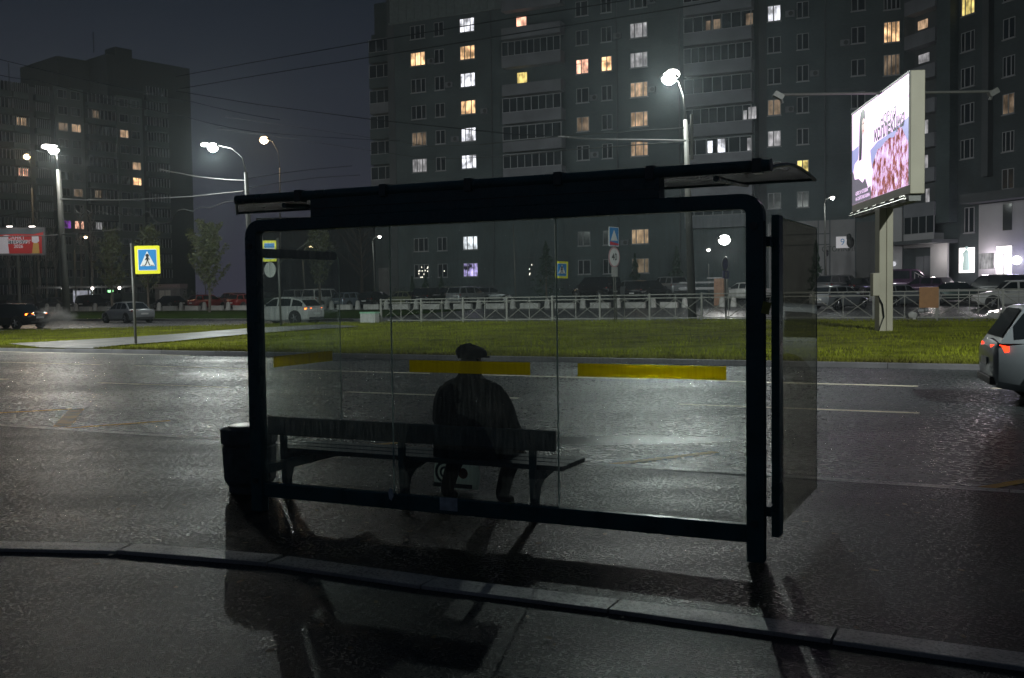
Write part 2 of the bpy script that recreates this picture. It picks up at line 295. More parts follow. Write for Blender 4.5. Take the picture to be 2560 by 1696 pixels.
# ------------------------------------------------------------------ mesh helpers
class MB:
    def __init__(s): s.v = []; s.f = []; s.m = []; s.cur = 0
    def add(s, vs, fs):
        o = len(s.v); s.v += [tuple(p) for p in vs]
        for f in fs: s.f.append(tuple(i+o for i in f)); s.m.append(s.cur)
        return s
    def box(s, a, b, X=None):     # corners a..b, optional transform X
        x0, x1 = sorted((a[0], b[0])); y0, y1 = sorted((a[1], b[1])); z0, z1 = sorted((a[2], b[2]))
        vs = [Vector(p) for p in ((x0, y0, z0), (x1, y0, z0), (x1, y1, z0), (x0, y1, z0), (x0, y0, z1), (x1, y0, z1), (x1, y1, z1), (x0, y1, z1))]
        if X is not None: vs = [X(p) if callable(X) else X @ p for p in vs]
        return s.add(vs, ((0, 3, 2, 1), (4, 5, 6, 7), (0, 1, 5, 4), (1, 2, 6, 5), (2, 3, 7, 6), (3, 0, 4, 7)))
    def tube(s, pts, r, n=8, cap=True):
        pts = [Vector(p) for p in pts]; rs = r if isinstance(r, (list, tuple)) else [r]*len(pts); ring = []
        up = Vector((0, 0, 1)); vs = []; fs = []
        for i, p in enumerate(pts):
            d = (pts[min(i+1, len(pts)-1)]-pts[max(i-1, 0)]); d = d.normalized() if d.length > 1e-9 else Vector((0, 0, 1))
            a = d.cross(up if abs(d.z) < .95 else Vector((1, 0, 0))).normalized(); b = d.cross(a).normalized()
            for k in range(n):
                t = 2*math.pi*k/n; vs.append(p+(a*math.cos(t)+b*math.sin(t))*rs[i])
        for i in range(len(pts)-1):
            for k in range(n):
                q = (k+1) % n; fs.append((i*n+k, i*n+q, (i+1)*n+q, (i+1)*n+k))
        if cap: fs.append(tuple(range(n))[::-1]); fs.append(tuple((len(pts)-1)*n+k for k in range(n)))
        return s.add(vs, fs)
    def ext(s, poly, fn, h):       # poly of 2D points, fn(u,v,w) -> point, thickness from w=h[0] to h[1]
        n = len(poly); vs = [fn(u, v, h[0]) for u, v in poly]+[fn(u, v, h[1]) for u, v in poly]
        fs = [tuple(range(n)), tuple(range(2*n-1, n-1, -1))]+[(i, i+n, (i+1) % n+n, (i+1) % n) for i in range(n)]
        return s.add(vs, fs)
    def lathe(s, prof, c=(0, 0, 0), n=16):
        vs = []; fs = []
        for r, z in prof:
            for k in range(n):
                t = 2*math.pi*k/n; vs.append((c[0]+r*math.cos(t), c[1]+r*math.sin(t), c[2]+z))
        for i in range(len(prof)-1):
            for k in range(n): q = (k+1) % n; fs.append((i*n+k, i*n+q, (i+1)*n+q, (i+1)*n+k))
        fs.append(tuple(range(n))[::-1]); fs.append(tuple((len(prof)-1)*n+k for k in range(n)))
        return s.add(vs, fs)
    def ball(s, c, r, n=10, sc=(1, 1, 1)):
        vs = []; fs = []; mrow = n//2
        for i in range(mrow+1):
            ph = math.pi*i/mrow
            for k in range(n):
                t = 2*math.pi*k/n
                vs.append((c[0]+r*sc[0]*math.sin(ph)*math.cos(t), c[1]+r*sc[1]*math.sin(ph)*math.sin(t), c[2]-r*sc[2]*math.cos(ph)))
        for i in range(mrow):
            for k in range(n): q = (k+1) % n; fs.append((i*n+k, i*n+q, (i+1)*n+q, (i+1)*n+k))
        return s.add(vs, fs)
    def build(s, name, mats, parent=None, smooth=False, world=True, bevel=0, seg=2):
        if not isinstance(mats, (list, tuple)): mats = [mats]
        me = bpy.data.meshes.new(name); off = Vector((0, 0, 0))
        if parent is not None and world:
            r = parent
            while r.parent: r = r.parent
            off = r.location
        inv = None
        if parent is not None and world:
            inv = Matrix.Rotation(-r.rotation_euler.z, 3, 'Z')
            vs = [inv @ (Vector(p)-off) for p in s.v]
        else: vs = s.v
        me.from_pydata([tuple(p) for p in vs], [], s.f)
        for m in mats: me.materials.append(M[m] if isinstance(m, str) else m)
        me.polygons.foreach_set('material_index', s.m)
        if smooth: me.polygons.foreach_set('use_smooth', [True]*len(s.f))
        me.validate(); me.update()
        o = bpy.data.objects.new(name, me); C.objects.link(o)
        if parent is not None: o.parent = parent
        if bevel:
            b = o.modifiers.new('bevel', 'BEVEL'); b.width = bevel; b.segments = seg; b.limit_method = 'ANGLE'; b.angle_limit = R(28)
        return o
def tag(o, label=None, cat=None, group=None, kind=None):
    if label: o['label'] = label
    if cat: o['category'] = cat
    if group: o['group'] = group
    if kind: o['kind'] = kind
    return o
def thing(name, label, cat, loc=(0, 0, 0), rz=0., group=None):
    o = bpy.data.objects.new(name, None); C.objects.link(o); o.location = loc; o.rotation_euler = (0, 0, rz); o.empty_display_size = .2
    return tag(o, label, cat, group)
def text_mb(txt, size, fn, mb=None, depth=.004, sx=1., align='CENTER', bold=0.):
    """letters as real geometry; fn(u, v, w) maps the letter plane into the place"""
    cu = bpy.data.curves.new('t', 'FONT'); cu.body = txt; cu.size = size; cu.align_x = align; cu.align_y = 'CENTER'; cu.resolution_u = 3; cu.offset = bold
    o = bpy.data.objects.new('t', cu); C.objects.link(o)
    dg = bpy.context.evaluated_depsgraph_get(); me = bpy.data.meshes.new_from_object(o.evaluated_get(dg))
    mb = mb or MB(); mb.add([fn(v.co.x*sx, v.co.y, depth) for v in me.vertices], [tuple(p.vertices) for p in me.polygons])
    bpy.data.objects.remove(o); bpy.data.curves.remove(cu); bpy.data.meshes.remove(me)
    return mb
def light(kind, parent, loc, energy, col, r=.15, rot=None, ang=150, blend=.6, name='lamp_light', world=True):
    ld = bpy.data.lights.new(name, kind); ld.energy = energy; ld.color = col
    if kind in ('POINT', 'SPOT'): ld.shadow_soft_size = r
    if kind == 'SPOT': ld.spot_size = R(ang); ld.spot_blend = blend
    o = bpy.data.objects.new(name, ld); C.objects.link(o); o.parent = parent
    o.location = Matrix.Rotation(-parent.rotation_euler.z, 3, 'Z') @ (Vector(loc)-parent.location) if world else loc
    if rot: o.rotation_euler = rot
    return o
S_ = lambda P: W(P[0], P[1], P[2])       # box corners given in road coordinates
def rbox(mb, s0, s1, t0, t1, z0, z1): return mb.box((s0, t0, z0), (s1, t1, z1), S_)

# ================================================================== the setting
def grid(name, ss, ts, zf, m, kind='structure', clip=None):
    mb = MB(); vs = [W(s, t, zf(s, t)) for t in ts for s in ss]; n = len(ss); fs = []
    for j in range(len(ts)-1):
        for i in range(n-1):
            if clip and not clip((ss[i]+ss[i+1])/2, (ts[j]+ts[j+1])/2): continue
            fs.append((j*n+i, j*n+i+1, (j+1)*n+i+1, (j+1)*n+i))
    mb.add(vs, fs); o = mb.build(name, m, smooth=True); o['kind'] = kind; return o
fr_ = lambda a, b, n: [a+(b-a)*i/(n-1) for i in range(n)]
# base sheet reaching the horizon, with the rise of the ground beyond the second road
ss = [-1500, -900, -500, -300, -200, -150, -120]+fr_(-100, 40, 36)+[60, 100, 200, 500, 900, 1500]
ts = [-1500, -400, -60, -10, 0, 10, 30, 50, 54]+fr_(54.6, 57, 5)+fr_(59, 77, 8)+fr_(78, 90, 9)+[100, 140, 200, 400, 900, 1500]
ground = grid('ground', ss, ts, lambda s, t: G(s, t)-.012, 'far')
grid('parking_lane', [-60, -30, -7.2, 0, 30], [-14, 0, 3, 4.95], lambda s, t: .103, 'lot')
grid('road', fr_(-120, 60, 5), [9.1, 23.66], lambda s, t: 0., 'road')
# raised stop platform with rounded near kerb
KN = [(-14, 3.2), (-9.5, 3.75), (-7.2, 4.18), (-5.97, 4.51), (-5.44, 4.74), (-4.58, 4.90), (-4.04, 4.93), (-3.47, 4.88), (-2.12, 4.91), (-1.22, 4.89), (-.54, 4.89), (.06, 4.86), (3, 4.86), (30, 4.9)]
PZ = .12
def kn(s):
    for a, b in zip(KN, KN[1:]):
        if a[0] <= s <= b[0]: return a[1]+(b[1]-a[1])*(s-a[0])/(b[0]-a[0])
    return KN[0][1] if s < KN[0][0] else KN[-1][1]
sp = [-60, -30]+[k[0] for k in KN]
mb = MB(); vs = []; fs = []; ts_ = (0, .3, .6, 1.)
for s in sp:
    t0 = (kn(s) if s > -14 else 3.2)+.165
    for q in ts_:
        t = t0+(9.02-t0)*q; vs.append(W(s, t, PZ-.004+.004*math.sin(s*2+t)))
for i in range(len(sp)-1):
    for j in range(3): a = i*4+j; fs.append((a, a+4, a+5, a+1))
pav = mb.add(vs, fs).build('pavement', 'walk', smooth=True); pav['kind'] = 'structure'
# kerb stones: near side (faces the lane), every stone about 1.1 m, and far side of the platform
def kerb_run(name, pts, w, z0, z1, m, stone, label=None, gap=.012, jit=.003, ch=.012):
    mb = MB(); acc = []
    L = [0.]
    for a, b in zip(pts, pts[1:]): L.append(L[-1]+math.hypot(b[0]-a[0], b[1]-a[1]))
    def at(d):
        for i in range(len(L)-1):
            if d <= L[i+1] or i == len(L)-2:
                q = (d-L[i])/(L[i+1]-L[i]); return (pts[i][0]+(pts[i+1][0]-pts[i][0])*q, pts[i][1]+(pts[i+1][1]-pts[i][1])*q)
    d = 0.
    while d < L[-1]-.05:
        e_ = min(d+stone, L[-1]); a = at(d+gap/2); b = at(e_-gap/2); u = Vector((b[0]-a[0], b[1]-a[1])).normalized(); nn = Vector((-u.y, u.x))
        j = rnd.uniform(-jit, jit); k = rnd.uniform(-jit, jit)
        P = [(a[0], a[1]), (b[0], b[1]), (b[0]+nn.x*w, b[1]+nn.y*w), (a[0]+nn.x*w, a[1]+nn.y*w)]
        c = ch
        vs = [W(p[0]+nn.x*j, p[1]+nn.y*j, z0) for p in P]+[W(p[0]+nn.x*j, p[1]+nn.y*j, z1-c+k) for p in P]
        Q = [(P[0][0]+nn.x*c, P[0][1]+nn.y*c), (P[1][0]+nn.x*c, P[1][1]+nn.y*c), P[2], P[3]]
        vs += [W(p[0], p[1], z1+k) for p in Q]
        mb.add(vs, [(0, 3, 2, 1), (0, 1, 5, 4), (1, 2, 6, 5), (2, 3, 7, 6), (3, 0, 4, 7), (4, 5, 9, 8), (5, 6, 10, 9), (7, 4, 8, 11), (8, 9, 10, 11)])
        d = e_
    o = mb.build(name, m); o['kind'] = 'structure'; return o
kerb_run('near_kerb', KN[0:], .19, -.02, PZ+.006, 'kerb', 1.12, ch=.004)
kerb_run('platform_kerb', [(-60, 9.02), (30, 9.02)], .13, -.02, PZ-.002, 'kerb', 1.0)
kerb_run('median_kerb', [(-75, 23.55), (-33.5, 23.55)], .16, -.02, .115, 'kerb2', 1.05)
kerb_run('dropped_kerb', [(-33.5, 23.55), (-27.6, 23.45)], .16, -.02, .10, 'kerb2', 1.05)
kerb_run('median_kerb', [(-27.6, 23.45), (40, 23.6)], .16, -.02, .118, 'kerb2', 2.1)
# seam: patched strip of newer asphalt on the platform beside the shelter
def sheet(name, pts, z, m, kind='structure'):
    mb = MB(); mb.add([W(p[0], p[1], z) for p in pts], [tuple(range(len(pts)))]); o = mb.build(name, m); o['kind'] = kind; return o
# lane lines, yellow stop zigzag
ml = MB()
def dash(s0, s1, t, w=.13): ml.add([W(s0, t-w/2, .004), W(s1, t-w/2, .004), W(s1, t+w/2, .004), W(s0, t+w/2, .004)], [(0, 1, 2, 3)])
for k in range(-12, 6): dash(-3.19-2.1+k*5.0, -1.37+k*5.0-.1, 19.38, .15)
for k in range(-12, 6): dash(-4.6+k*6.2, -1.14+k*6.2, 15.28, .15)
dash(-70, -22, 23.2, .12)
ml.build('lane_marking', 'paint')['kind'] = 'structure'
my = MB()
def stripe(a, b, w=.12):
    a = Vector(a); b = Vector(b); n = Vector((-(b-a).y, (b-a).x)).normalized()*w/2
    my.add([W(p.x, p.y, .005) for p in (a-n, b-n, b+n, a+n)], [(0, 1, 2, 3)])
zz = [(-14.9, 9.9), (-13.6, 11.5), (-11.7, 9.85)]
for k in range(-1, 4): pass
for a in (-11.6, -6.93+.0, -3.72, -.3, 3.2):
    stripe((a, 9.62), (a+.85, 10.9))
stripe((-14.2, 10.55), (-13.4, 11.5)); stripe((-13.3, 11.5), (-11.75, 9.9), .22)
my.build('stop_marking', 'ypaint')['kind'] = 'structure'
# grass median (stuff) with its own blades
def gclip(s, t): return not (t > 45-8*sm(-31, -46, s)+8*0) if s > -31 else t < 45-8*sm(-31, -48, s)
TE = lambda s: 45-9*sm(0, 1, (-(s)-31)/17)
sgl = [-90, -75, -60]+fr_(-52, 20, 49)+[30, 45]
mb = MB(); vs = []; fs = []; NJ = 13
for s in sgl:
    for j in range(NJ):
        q = j/(NJ-1); t = 23.70+(TE(s)-23.70)*q
        z = GR(s, t)+(.02*math.sin(s*1.7+t*.9)+.015*math.sin(t*2.3+s*.4))*(0 < j < NJ-1)
        if j == NJ-1: z = GR(s, t)-.12; t += .25
        if j == 0: z = .10
        vs.append(W(s, t, z))
for i in range(len(sgl)-1):
    for j in range(NJ-1): a = i*NJ+j; fs.append((a, a+NJ, a+NJ+1, a+1))
tag(mb.add(vs, fs).build('grass', 'grass', smooth=True), 'mown green grass of the road median, under the fence and billboard', 'grass', kind='stuff')
def blades(name, n, f, hh, label, ww=.012):
    rg = np.random.default_rng(5); V = np.zeros((n*3, 3)); k = 0
    for i in range(n):
        s, t, z = f(rg); p = W(s, t, z); a = rg.uniform(0, 6.28); h = rg.uniform(.5, 1.)*hh; l = rg.uniform(-.5, .5, 2)*h
        dx, dy = math.cos(a)*ww, math.sin(a)*ww
        V[k] = (p.x-dx, p.y-dy, z-.01); V[k+1] = (p.x+dx, p.y+dy, z-.01); V[k+2] = (p.x+l[0], p.y+l[1], z+h); k += 3
    me = bpy.data.meshes.new(name); me.vertices.add(n*3); me.vertices.foreach_set('co', V.ravel()); me.loops.add(n*3); me.loops.foreach_set('vertex_index', np.arange(n*3))
    me.polygons.add(n); me.polygons.foreach_set('loop_start', np.arange(0, n*3, 3)); me.polygons.foreach_set('loop_total', np.full(n, 3)); me.update(); me.validate()
    me.materials.append(M['blade']); o = bpy.data.objects.new(name, me); C.objects.link(o); tag(o, label, 'grass', kind='stuff')
PATH = []
def fmed(rg):
    while True:
        t = 23.75+21*rg.random()**1.6; s = rg.uniform(-46, 9)
        if t > TE(s): continue
        if pathin(s, t): continue
        return s, t, GR(s, t)
# footpath crossing the median on the left (pale wet concrete)
up = [(20, 862), (284, 848), (450, 837), (612, 824), (700, 819), (813, 813.5)]
lo = [(173, 877), (297, 866), (422, 857), (514, 848), (663, 834), (900, 818.5)]
def pg(x, y):
    P = gnd(x, y, .15)
    for _ in range(6): s, t, z = st(P); P = gnd(x, y, GR(s, t))
    return st(P)
upW = [pg(*p) for p in up]; loW = [pg(*p) for p in lo]
def resamp(L, n):
    out = []
    for i in range(n):
        q = i/(n-1)*(len(L)-1); j = min(int(q), len(L)-2); f = q-j; out.append((L[j][0]+(L[j+1][0]-L[j][0])*f, L[j][1]+(L[j+1][1]-L[j][1])*f))
    return out
A_ = resamp(upW, 16); B_ = resamp(loW, 16)
poly = A_+B_[::-1]
def pathin(x, y):
    c = False; n = len(poly); j = n-1
    for i in range(n):
        if (poly[i][1] > y) != (poly[j][1] > y) and x < (poly[j][0]-poly[i][0])*(y-poly[i][1])/(poly[j][1]-poly[i][1])+poly[i][0]: c = not c
        j = i
    return c
mb = MB(); vs = []; fs = []
for a, b in zip(A_, B_):
    for q in (0, .25, .5, .75, 1.):
        s = a[0]+(b[0]-a[0])*q; t = max(23.72, a[1]+(b[1]-a[1])*q); vs.append(W(s, t, GR(s, t)+.012+.03*sm(23.7, 25., t)))
for i in range(15):
    for j in range(4): a = i*5+j; fs.append((a, a+1, a+6, a+5))
mb.add(vs, fs).build('footpath', 'path', smooth=True)['kind'] = 'structure'
blades('grass_blades', 90000, fmed, .085, 'short grass blades standing up from the green median')
# second road and grass strip beyond it
grid('second_road', fr_(-140, 60, 3), [36, 55.2], lambda s, t: -.006 if t < 50 else -.006, 'far')
kerb_run('second_road_kerb', [(-100, 55.2), (20, 55.2)], .15, -.02, .16, 'kerb2', 1.5)
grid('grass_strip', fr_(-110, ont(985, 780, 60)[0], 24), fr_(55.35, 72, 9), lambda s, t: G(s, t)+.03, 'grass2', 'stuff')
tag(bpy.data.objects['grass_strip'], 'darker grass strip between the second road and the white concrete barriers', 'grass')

# fallen wet leaves on the platform and lane
rl = random.Random(3)
mb = MB()
for i in range(150):
    s = rl.uniform(-7, 2.5); t = rl.uniform(3.3, 8.8); a = rl.uniform(0, 6.3); r = rl.uniform(.010, .026)
    z = (PZ+.004 if t > kn(s)+.15 else (.107 if t < kn(s)-.05 else None))
    if z is None: continue
    P = [(r*1.3, 0), (r*.4, r*.7), (-r, r*.45), (-r*1.2, 0), (-r, -r*.5), (r*.4, -r*.7)]
    mb.add([W(s, t, z+.004+.006*rl.random())+Vector((x*math.cos(a)-y*math.sin(a), x*math.sin(a)+y*math.cos(a), 0)) for x, y in P], [tuple(range(6))])
tag(mb.build('fallen_leaves', 'leaf_litter'), 'small wet fallen leaves scattered on the dark asphalt round the shelter', 'leaves', kind='stuff')

# ================================================================== bus shelter
S0, S1, T0 = -5.20, -1.33, 6.15
sh = thing('bus_shelter', 'dark glazed bus shelter with yellow strips on its panes, seen from behind', 'bus shelter', W(-3.27, T0, PZ), -TH)
def rframe(mb, s0, s1, z0, z1, wd, top, t0, t1, r=.13):
    # outer outline with rounded upper corners, inner rectangular opening; as quads strip
    def arc(cx, cz, a0, a1, rr, n=6): return [(cx+rr*math.cos(a0+(a1-a0)*i/n), cz+rr*math.sin(a0+(a1-a0)*i/n)) for i in range(n+1)]
    out = [(s0, z0), (s0, z1-r)]+arc(s0+r, z1-r, math.pi, math.pi/2, r)[1:]+arc(s1-r, z1-r, math.pi/2, 0, r)+[(s1, z0)]
    ri = .03
    inn = [(s0+wd, z0), (s0+wd, z1-top-ri)]+arc(s0+wd+ri, z1-top-ri, math.pi, math.pi/2, ri)[1:]+arc(s1-wd-ri, z1-top-ri, math.pi/2, 0, ri)+[(s1-wd, z0)]
    n = len(out); vs = [W(p[0], t0, p[1]) for p in out]+[W(p[0], t0, p[1]) for p in inn]+[W(p[0], t1, p[1]) for p in out]+[W(p[0], t1, p[1]) for p in inn]; fs = []
    for i in range(n-1):
        fs += [(i, i+1, n+i+1, n+i), (2*n+i, 3*n+i, 3*n+i+1, 2*n+i+1), (i, 2*n+i, 2*n+i+1, i+1), (n+i, n+i+1, 3*n+i+1, 3*n+i)]
    fs += [(0, n, 3*n, 2*n), (n-1, 3*n-1, 4*n-1, 2*n-1)]
    mb.add(vs, fs)
mb = MB(); rframe(mb, S0-.02, S1+.01, PZ, 2.335, .105, .09, T0-.045, T0+.045)
fo = mb.build('frame', 'frame', sh, bevel=.008)
mb = MB(); mb.tube([W(S1+.013, T0-.02, PZ+.01), W(S1+.013, T0-.02, 2.17)], .006, 6)
mb.build('edge_bead', 'frame2', fo)
for s in (S0+.03, S1-.045):
    for z in (2.14, .36):
        mb = MB(); mb.tube([W(s, T0-.045, z), W(s, T0-.056, z)], .024, 14); mb.tube([W(s, T0-.055, z), W(s, T0-.060, z)], .015, 10)
        mb.build('bolt', 'frame2', fo)
mb = MB(); rbox(mb, S0+.085, S1-.095, T0-.03, T0+.03, .235, .345); mb.build('bottom_rail', 'frame', sh, bevel=.008)
panes = [(S0+.085, -3.955), (-3.945, -2.675), (-2.665, S1-.095)]
strips = [None, (-3.81, -2.87), (-2.53, -1.555)]
for (a, b), y in zip(panes, strips):
    mb = MB(); rbox(mb, a, b, T0-.004, T0+.004, .345, 2.245); p = mb.build('glass_pane', 'glass', sh)
    if y:
        mb = MB(); rbox(mb, y[0], y[1], T0+.0046, T0+.0056, 1.215, 1.30)
        mb.build('warning_strip', 'yfilm', p)
for s in (-3.95, -2.67):
    mb = MB(); rbox(mb, s-.0035, s+.0035, T0-.006, T0+.003, .345, 2.245); mb.build('joint_seal', 'seal', sh)
# left side wall
ys = [(6.20, .42), (7.26, .42), (7.26, 2.02)]+[(7.26-.13+.13*math.cos(a), 2.02+.13*math.sin(a)) for a in (R(22), R(45), R(67), R(90))]+[(6.20, 2.15)]
mb = MB(); mb.ext(ys, lambda u, v, w: W(-5.185+w, u, v), (-.004, .004)); lp = mb.build('side_pane', 'glass', sh)
mb = MB(); mb.tube([W(-5.185, 7.262, .42), W(-5.185, 7.262, 2.02)]+[W(-5.185, 7.262-.13+.13*math.cos(a), 2.02+.13*math.sin(a)) for a in (R(22), R(45), R(67), R(90))], .0035, 6); mb.build('glass_edge', 'seal', lp)
mb = MB(); mb.box((-5.178, 6.36, 1.205), (-5.176, 7.13, 1.29), S_); mb.build('warning_strip', 'yfilm', lp)
for z0, z1 in ((2.055, 2.125), (.40, .47)):
    mb = MB(); zc = (z0+z1)/2; rr = (z1-z0)/2
    pr = [(6.19, z0)]+[(7.12+rr*math.cos(a), zc+rr*math.sin(a)) for a in (R(-90), R(-60), R(-30), 0, R(30), R(60), R(90))]+[(6.19, z1)]
    mb.ext(pr, lambda u, v, w: W(-5.17+w, u, v), (0, .045)); mb.build('side_rail', 'frame', sh)
# right side wall: dark mullion and dirty glass
mb = MB(); rbox(mb, -1.315, -1.265, 6.30, 6.42, .24, 2.215); mb.build('side_mullion', 'frame', sh, bevel=.006)
mb = MB(); rbox(mb, -1.296, -1.286, 6.42, 7.77, .285, 2.205); rp = mb.build('side_pane', 'glassR', sh); rp['label'] = 'dirty wet side pane'
mb = MB(); mb.tube([W(-1.290, 7.775, .285), W(-1.290, 7.775, 2.205)], .004, 6); mb.build('glass_edge', 'frame2', rp)
mb = MB(); mb.tube([W(-1.290, 6.42, 2.208), W(-1.290, 7.775, 2.208)], .003, 6); mb.build('glass_edge', 'seal', rp)
for z in (.42, 2.05):
    mb = MB(); rbox(mb, -1.33, -1.295, 6.19, 6.33, z-.03, z+.03); mb.build('pane_bracket', 'frame', sh)
# fascia, gutter, roof
mb = MB(); rbox(mb, -4.62, -1.965, T0-.02, T0+.10, 2.335, 2.475); fa = mb.build('fascia_box', 'frame', sh, bevel=.006)
mb = MB(); rbox(mb, -4.60, -1.985, T0-.0225, T0-.02, 2.395, 2.398); mb.build('fascia_seam', 'black', fa)
mb = MB(); mb.tube([W(-5.32, T0, 2.497), W(-1.285, T0, 2.497)], .036, 14); gu = mb.build('gutter_tube', 'frame', sh, smooth=True)
mb = MB(); mb.tube([W(-1.286, T0, 2.497), W(-1.278, T0, 2.497)], .039, 14); mb.build('end_cap', 'steel', gu)
for s in (-4.72, -3.98, -3.30, -2.64, -2.02, -1.36):
    mb = MB(); rbox(mb, s-.028, s+.028, T0-.045, T0+.045, 2.452, 2.540); mb.build('gutter_clip', 'frame2', gu, bevel=.005)
NT = 7
mb = MB(); vs = []; fs = []
def roofpt(q, e_, dz=0.):      # q 0..1 from gutter to the far edge, e_ 0 left 1 right
    t = T0+.03+q*(.88); z = 2.485+.055*math.sin(q*math.pi)+.005*q+dz
    s = (-5.36-.75*q) if e_ == 0 else (-1.30+.12*q); return s, t, z
for q in range(NT):
    for e_ in (0, 1): vs.append(W(*roofpt(q/(NT-1), e_)))
for q in range(NT):
    for e_ in (0, 1): vs.append(W(*roofpt(q/(NT-1), e_, .012)))
for q in range(NT-1):
    a = 2*q; b = a+2*NT
    fs += [(a, a+1, a+3, a+2), (b, b+2, b+3, b+1), (a, a+2, b+2, b), (a+1, b+1, b+3, a+3)]
fs += [(0, 2*NT, 2*NT+1, 1), (2*NT-2, 2*NT-1, 4*NT-1, 4*NT-2)]
rf = mb.add(vs, fs).build('roof_sheet', 'roof', sh, smooth=False)
mb = MB(); mb.tube([W(*roofpt(q/(NT-1), 1, -.004)) for q in range(NT)], .010, 8); mb.build('edge_trim', 'steel', rf)
mb = MB(); mb.tube([W(*roofpt(1., 0, 0)), W(*roofpt(1., 1, 0))], .010, 8); mb.tube([W(*roofpt(q/(NT-1), 0, -.004)) for q in range(NT)], .012, 8); mb.build('edge_trim', 'frame', rf)
for s in (-4.9, -3.7, -2.55, -1.62):
    mb = MB(); mb.tube([W(s, T0+.03, 2.44), W(s, T0+.5, 2.455), W(s, T0+.86, 2.47)], [.020, .016, .010], 8); mb.build('roof_arm', 'frame', sh)
# stickers and scraps
mb = MB(); mb.box((-3.56, T0-.033, .262), (-3.42, T0-.031, .352), S_); tag(mb.build('paper_notice', 'paper'), 'small torn paper notice stuck on the bottom rail of the shelter', 'notice')
mb = MB(); mb.ext([(-3.975, .31), (-3.955, .295), (-3.938, .33), (-3.945, .375), (-3.965, .39), (-3.982, .355)], lambda u, v, w: W(u, T0-.034+w, v), (0, .002)); tag(mb.build('paper_scrap', 'paper'), 'ragged white scrap stuck at the foot of the glass joint', 'scrap')
mb = MB(); Xs = Matrix.Rotation(R(12), 3, 'Y')
pc = W(-1.302, T0-.048, 1.655)
def stk(p): return pc+(Matrix.Rotation(-TH, 3, 'Z') @ (Xs @ Vector(p)))
mb.box((-.024, -.002, -.036), (.024, 0, .036), stk); mb.box((-.018, -.004, .0), (.014, -.002, .004), stk); tag(mb.build('yellow_tag', 'ysticker'), 'crumpled yellow paper tag on the right post of the shelter', 'tag')

# ================================================================== bench
be = thing('bench', 'dark plank bench with backrest inside the bus shelter', 'bench', W(-4.15, 6.8, PZ), -TH)
mb = MB(); rbox(mb, -5.44, -2.885, 6.58, 6.615, .635, .785); mb.build('backrest', 'wood', be, bevel=.012)
for i, (a, b) in enumerate(((6.66, 6.80), (6.815, 6.955), (6.97, 7.10))):
    mb = MB(); rbox(mb, -5.37, -2.865, a, b, .485, .522); mb.build('seat_plank', 'wood', be, bevel=.006)
for s in (-5.32, -4.19, -3.085):
    X = lambda u, v, w, s=s: W(s+w, u, v)
    pr = [(6.645, PZ), (6.705, PZ), (6.71, .27), (6.735, .345), (6.80, .395), (6.94, .42), (7.04, .445), (7.08, .484), (6.66, .484), (6.655, .78), (6.617, .78), (6.62, .45)]
    mb = MB(); mb.ext(pr, X, (-.022, .022)); lg = mb.build('leg', 'frame', be)
    mb = MB(); mb.tube([W(s, 6.575, .70), W(s, 6.58, .70)], .012, 8); mb.tube([W(s, 6.575, .67), W(s, 6.58, .67)], .012, 8); mb.build('bolt', 'frame2', lg)

# ================================================================== litter bin
bn = thing('litter_bin', 'squat rough concrete litter bin beside the left post of the shelter', 'litter bin', W(ont(625, 1160, 6.72)[0], 6.72, PZ), -TH)
def sq(mb, prof, n=5):
    for (a, z0), (b, z1) in zip(prof, prof[1:]):
        vs = [Vector(p) for p in ((-a, -a, z0), (a, -a, z0), (a, a, z0), (-a, a, z0), (-b, -b, z1), (b, -b, z1), (b, b, z1), (-b, b, z1))]
        mb.add(vs, ((0, 3, 2, 1), (4, 5, 6, 7), (0, 1, 5, 4), (1, 2, 6, 5), (2, 3, 7, 6), (3, 0, 4, 7)))
mb = MB(); mb.lathe([(.18, 0), (.18, .07), (.215, .10), (.228, .395)], n=8); mb.build('bin_body', 'concrete', bn, world=False, bevel=.015)
mb = MB(); mb.lathe([(.215, .395), (.215, .412), (.236, .42), (.238, .54), (.20, .55)], n=8); mb.build('bin_rim', 'concrete', bn, world=False, bevel=.012)
mb = MB(); mb.lathe([(.165, .545), (.17, .562), (.16, .565)], n=20); mb.build('liner', 'steel', bn, world=False, smooth=True)

# ================================================================== seated man
def skin_obj(name, pts, edges, radii, m, parent, root=0, lv=2):
    me = bpy.data.meshes.new(name); me.from_pydata(pts, edges, []); o = bpy.data.objects.new(name, me); C.objects.link(o); o.parent = parent
    me.skin_vertices or me.attributes
    if not me.skin_vertices:
        bm_layer = None
    import bmesh
    bm = bmesh.new(); bm.from_mesh(me); lay = bm.verts.layers.skin.verify(); bm.verts.ensure_lookup_table()
    for i, v in enumerate(bm.verts):
        r = radii[i]; v[lay].radius = r if isinstance(r, tuple) else (r, r); v[lay].use_root = (i == root)
    bm.to_mesh(me); bm.free()
    k = o.modifiers.new('skin', 'SKIN'); k.use_smooth_shade = True
    u = o.modifiers.new('sub', 'SUBSURF'); u.levels = lv; u.render_levels = lv
    me.materials.append(M[m]); return o
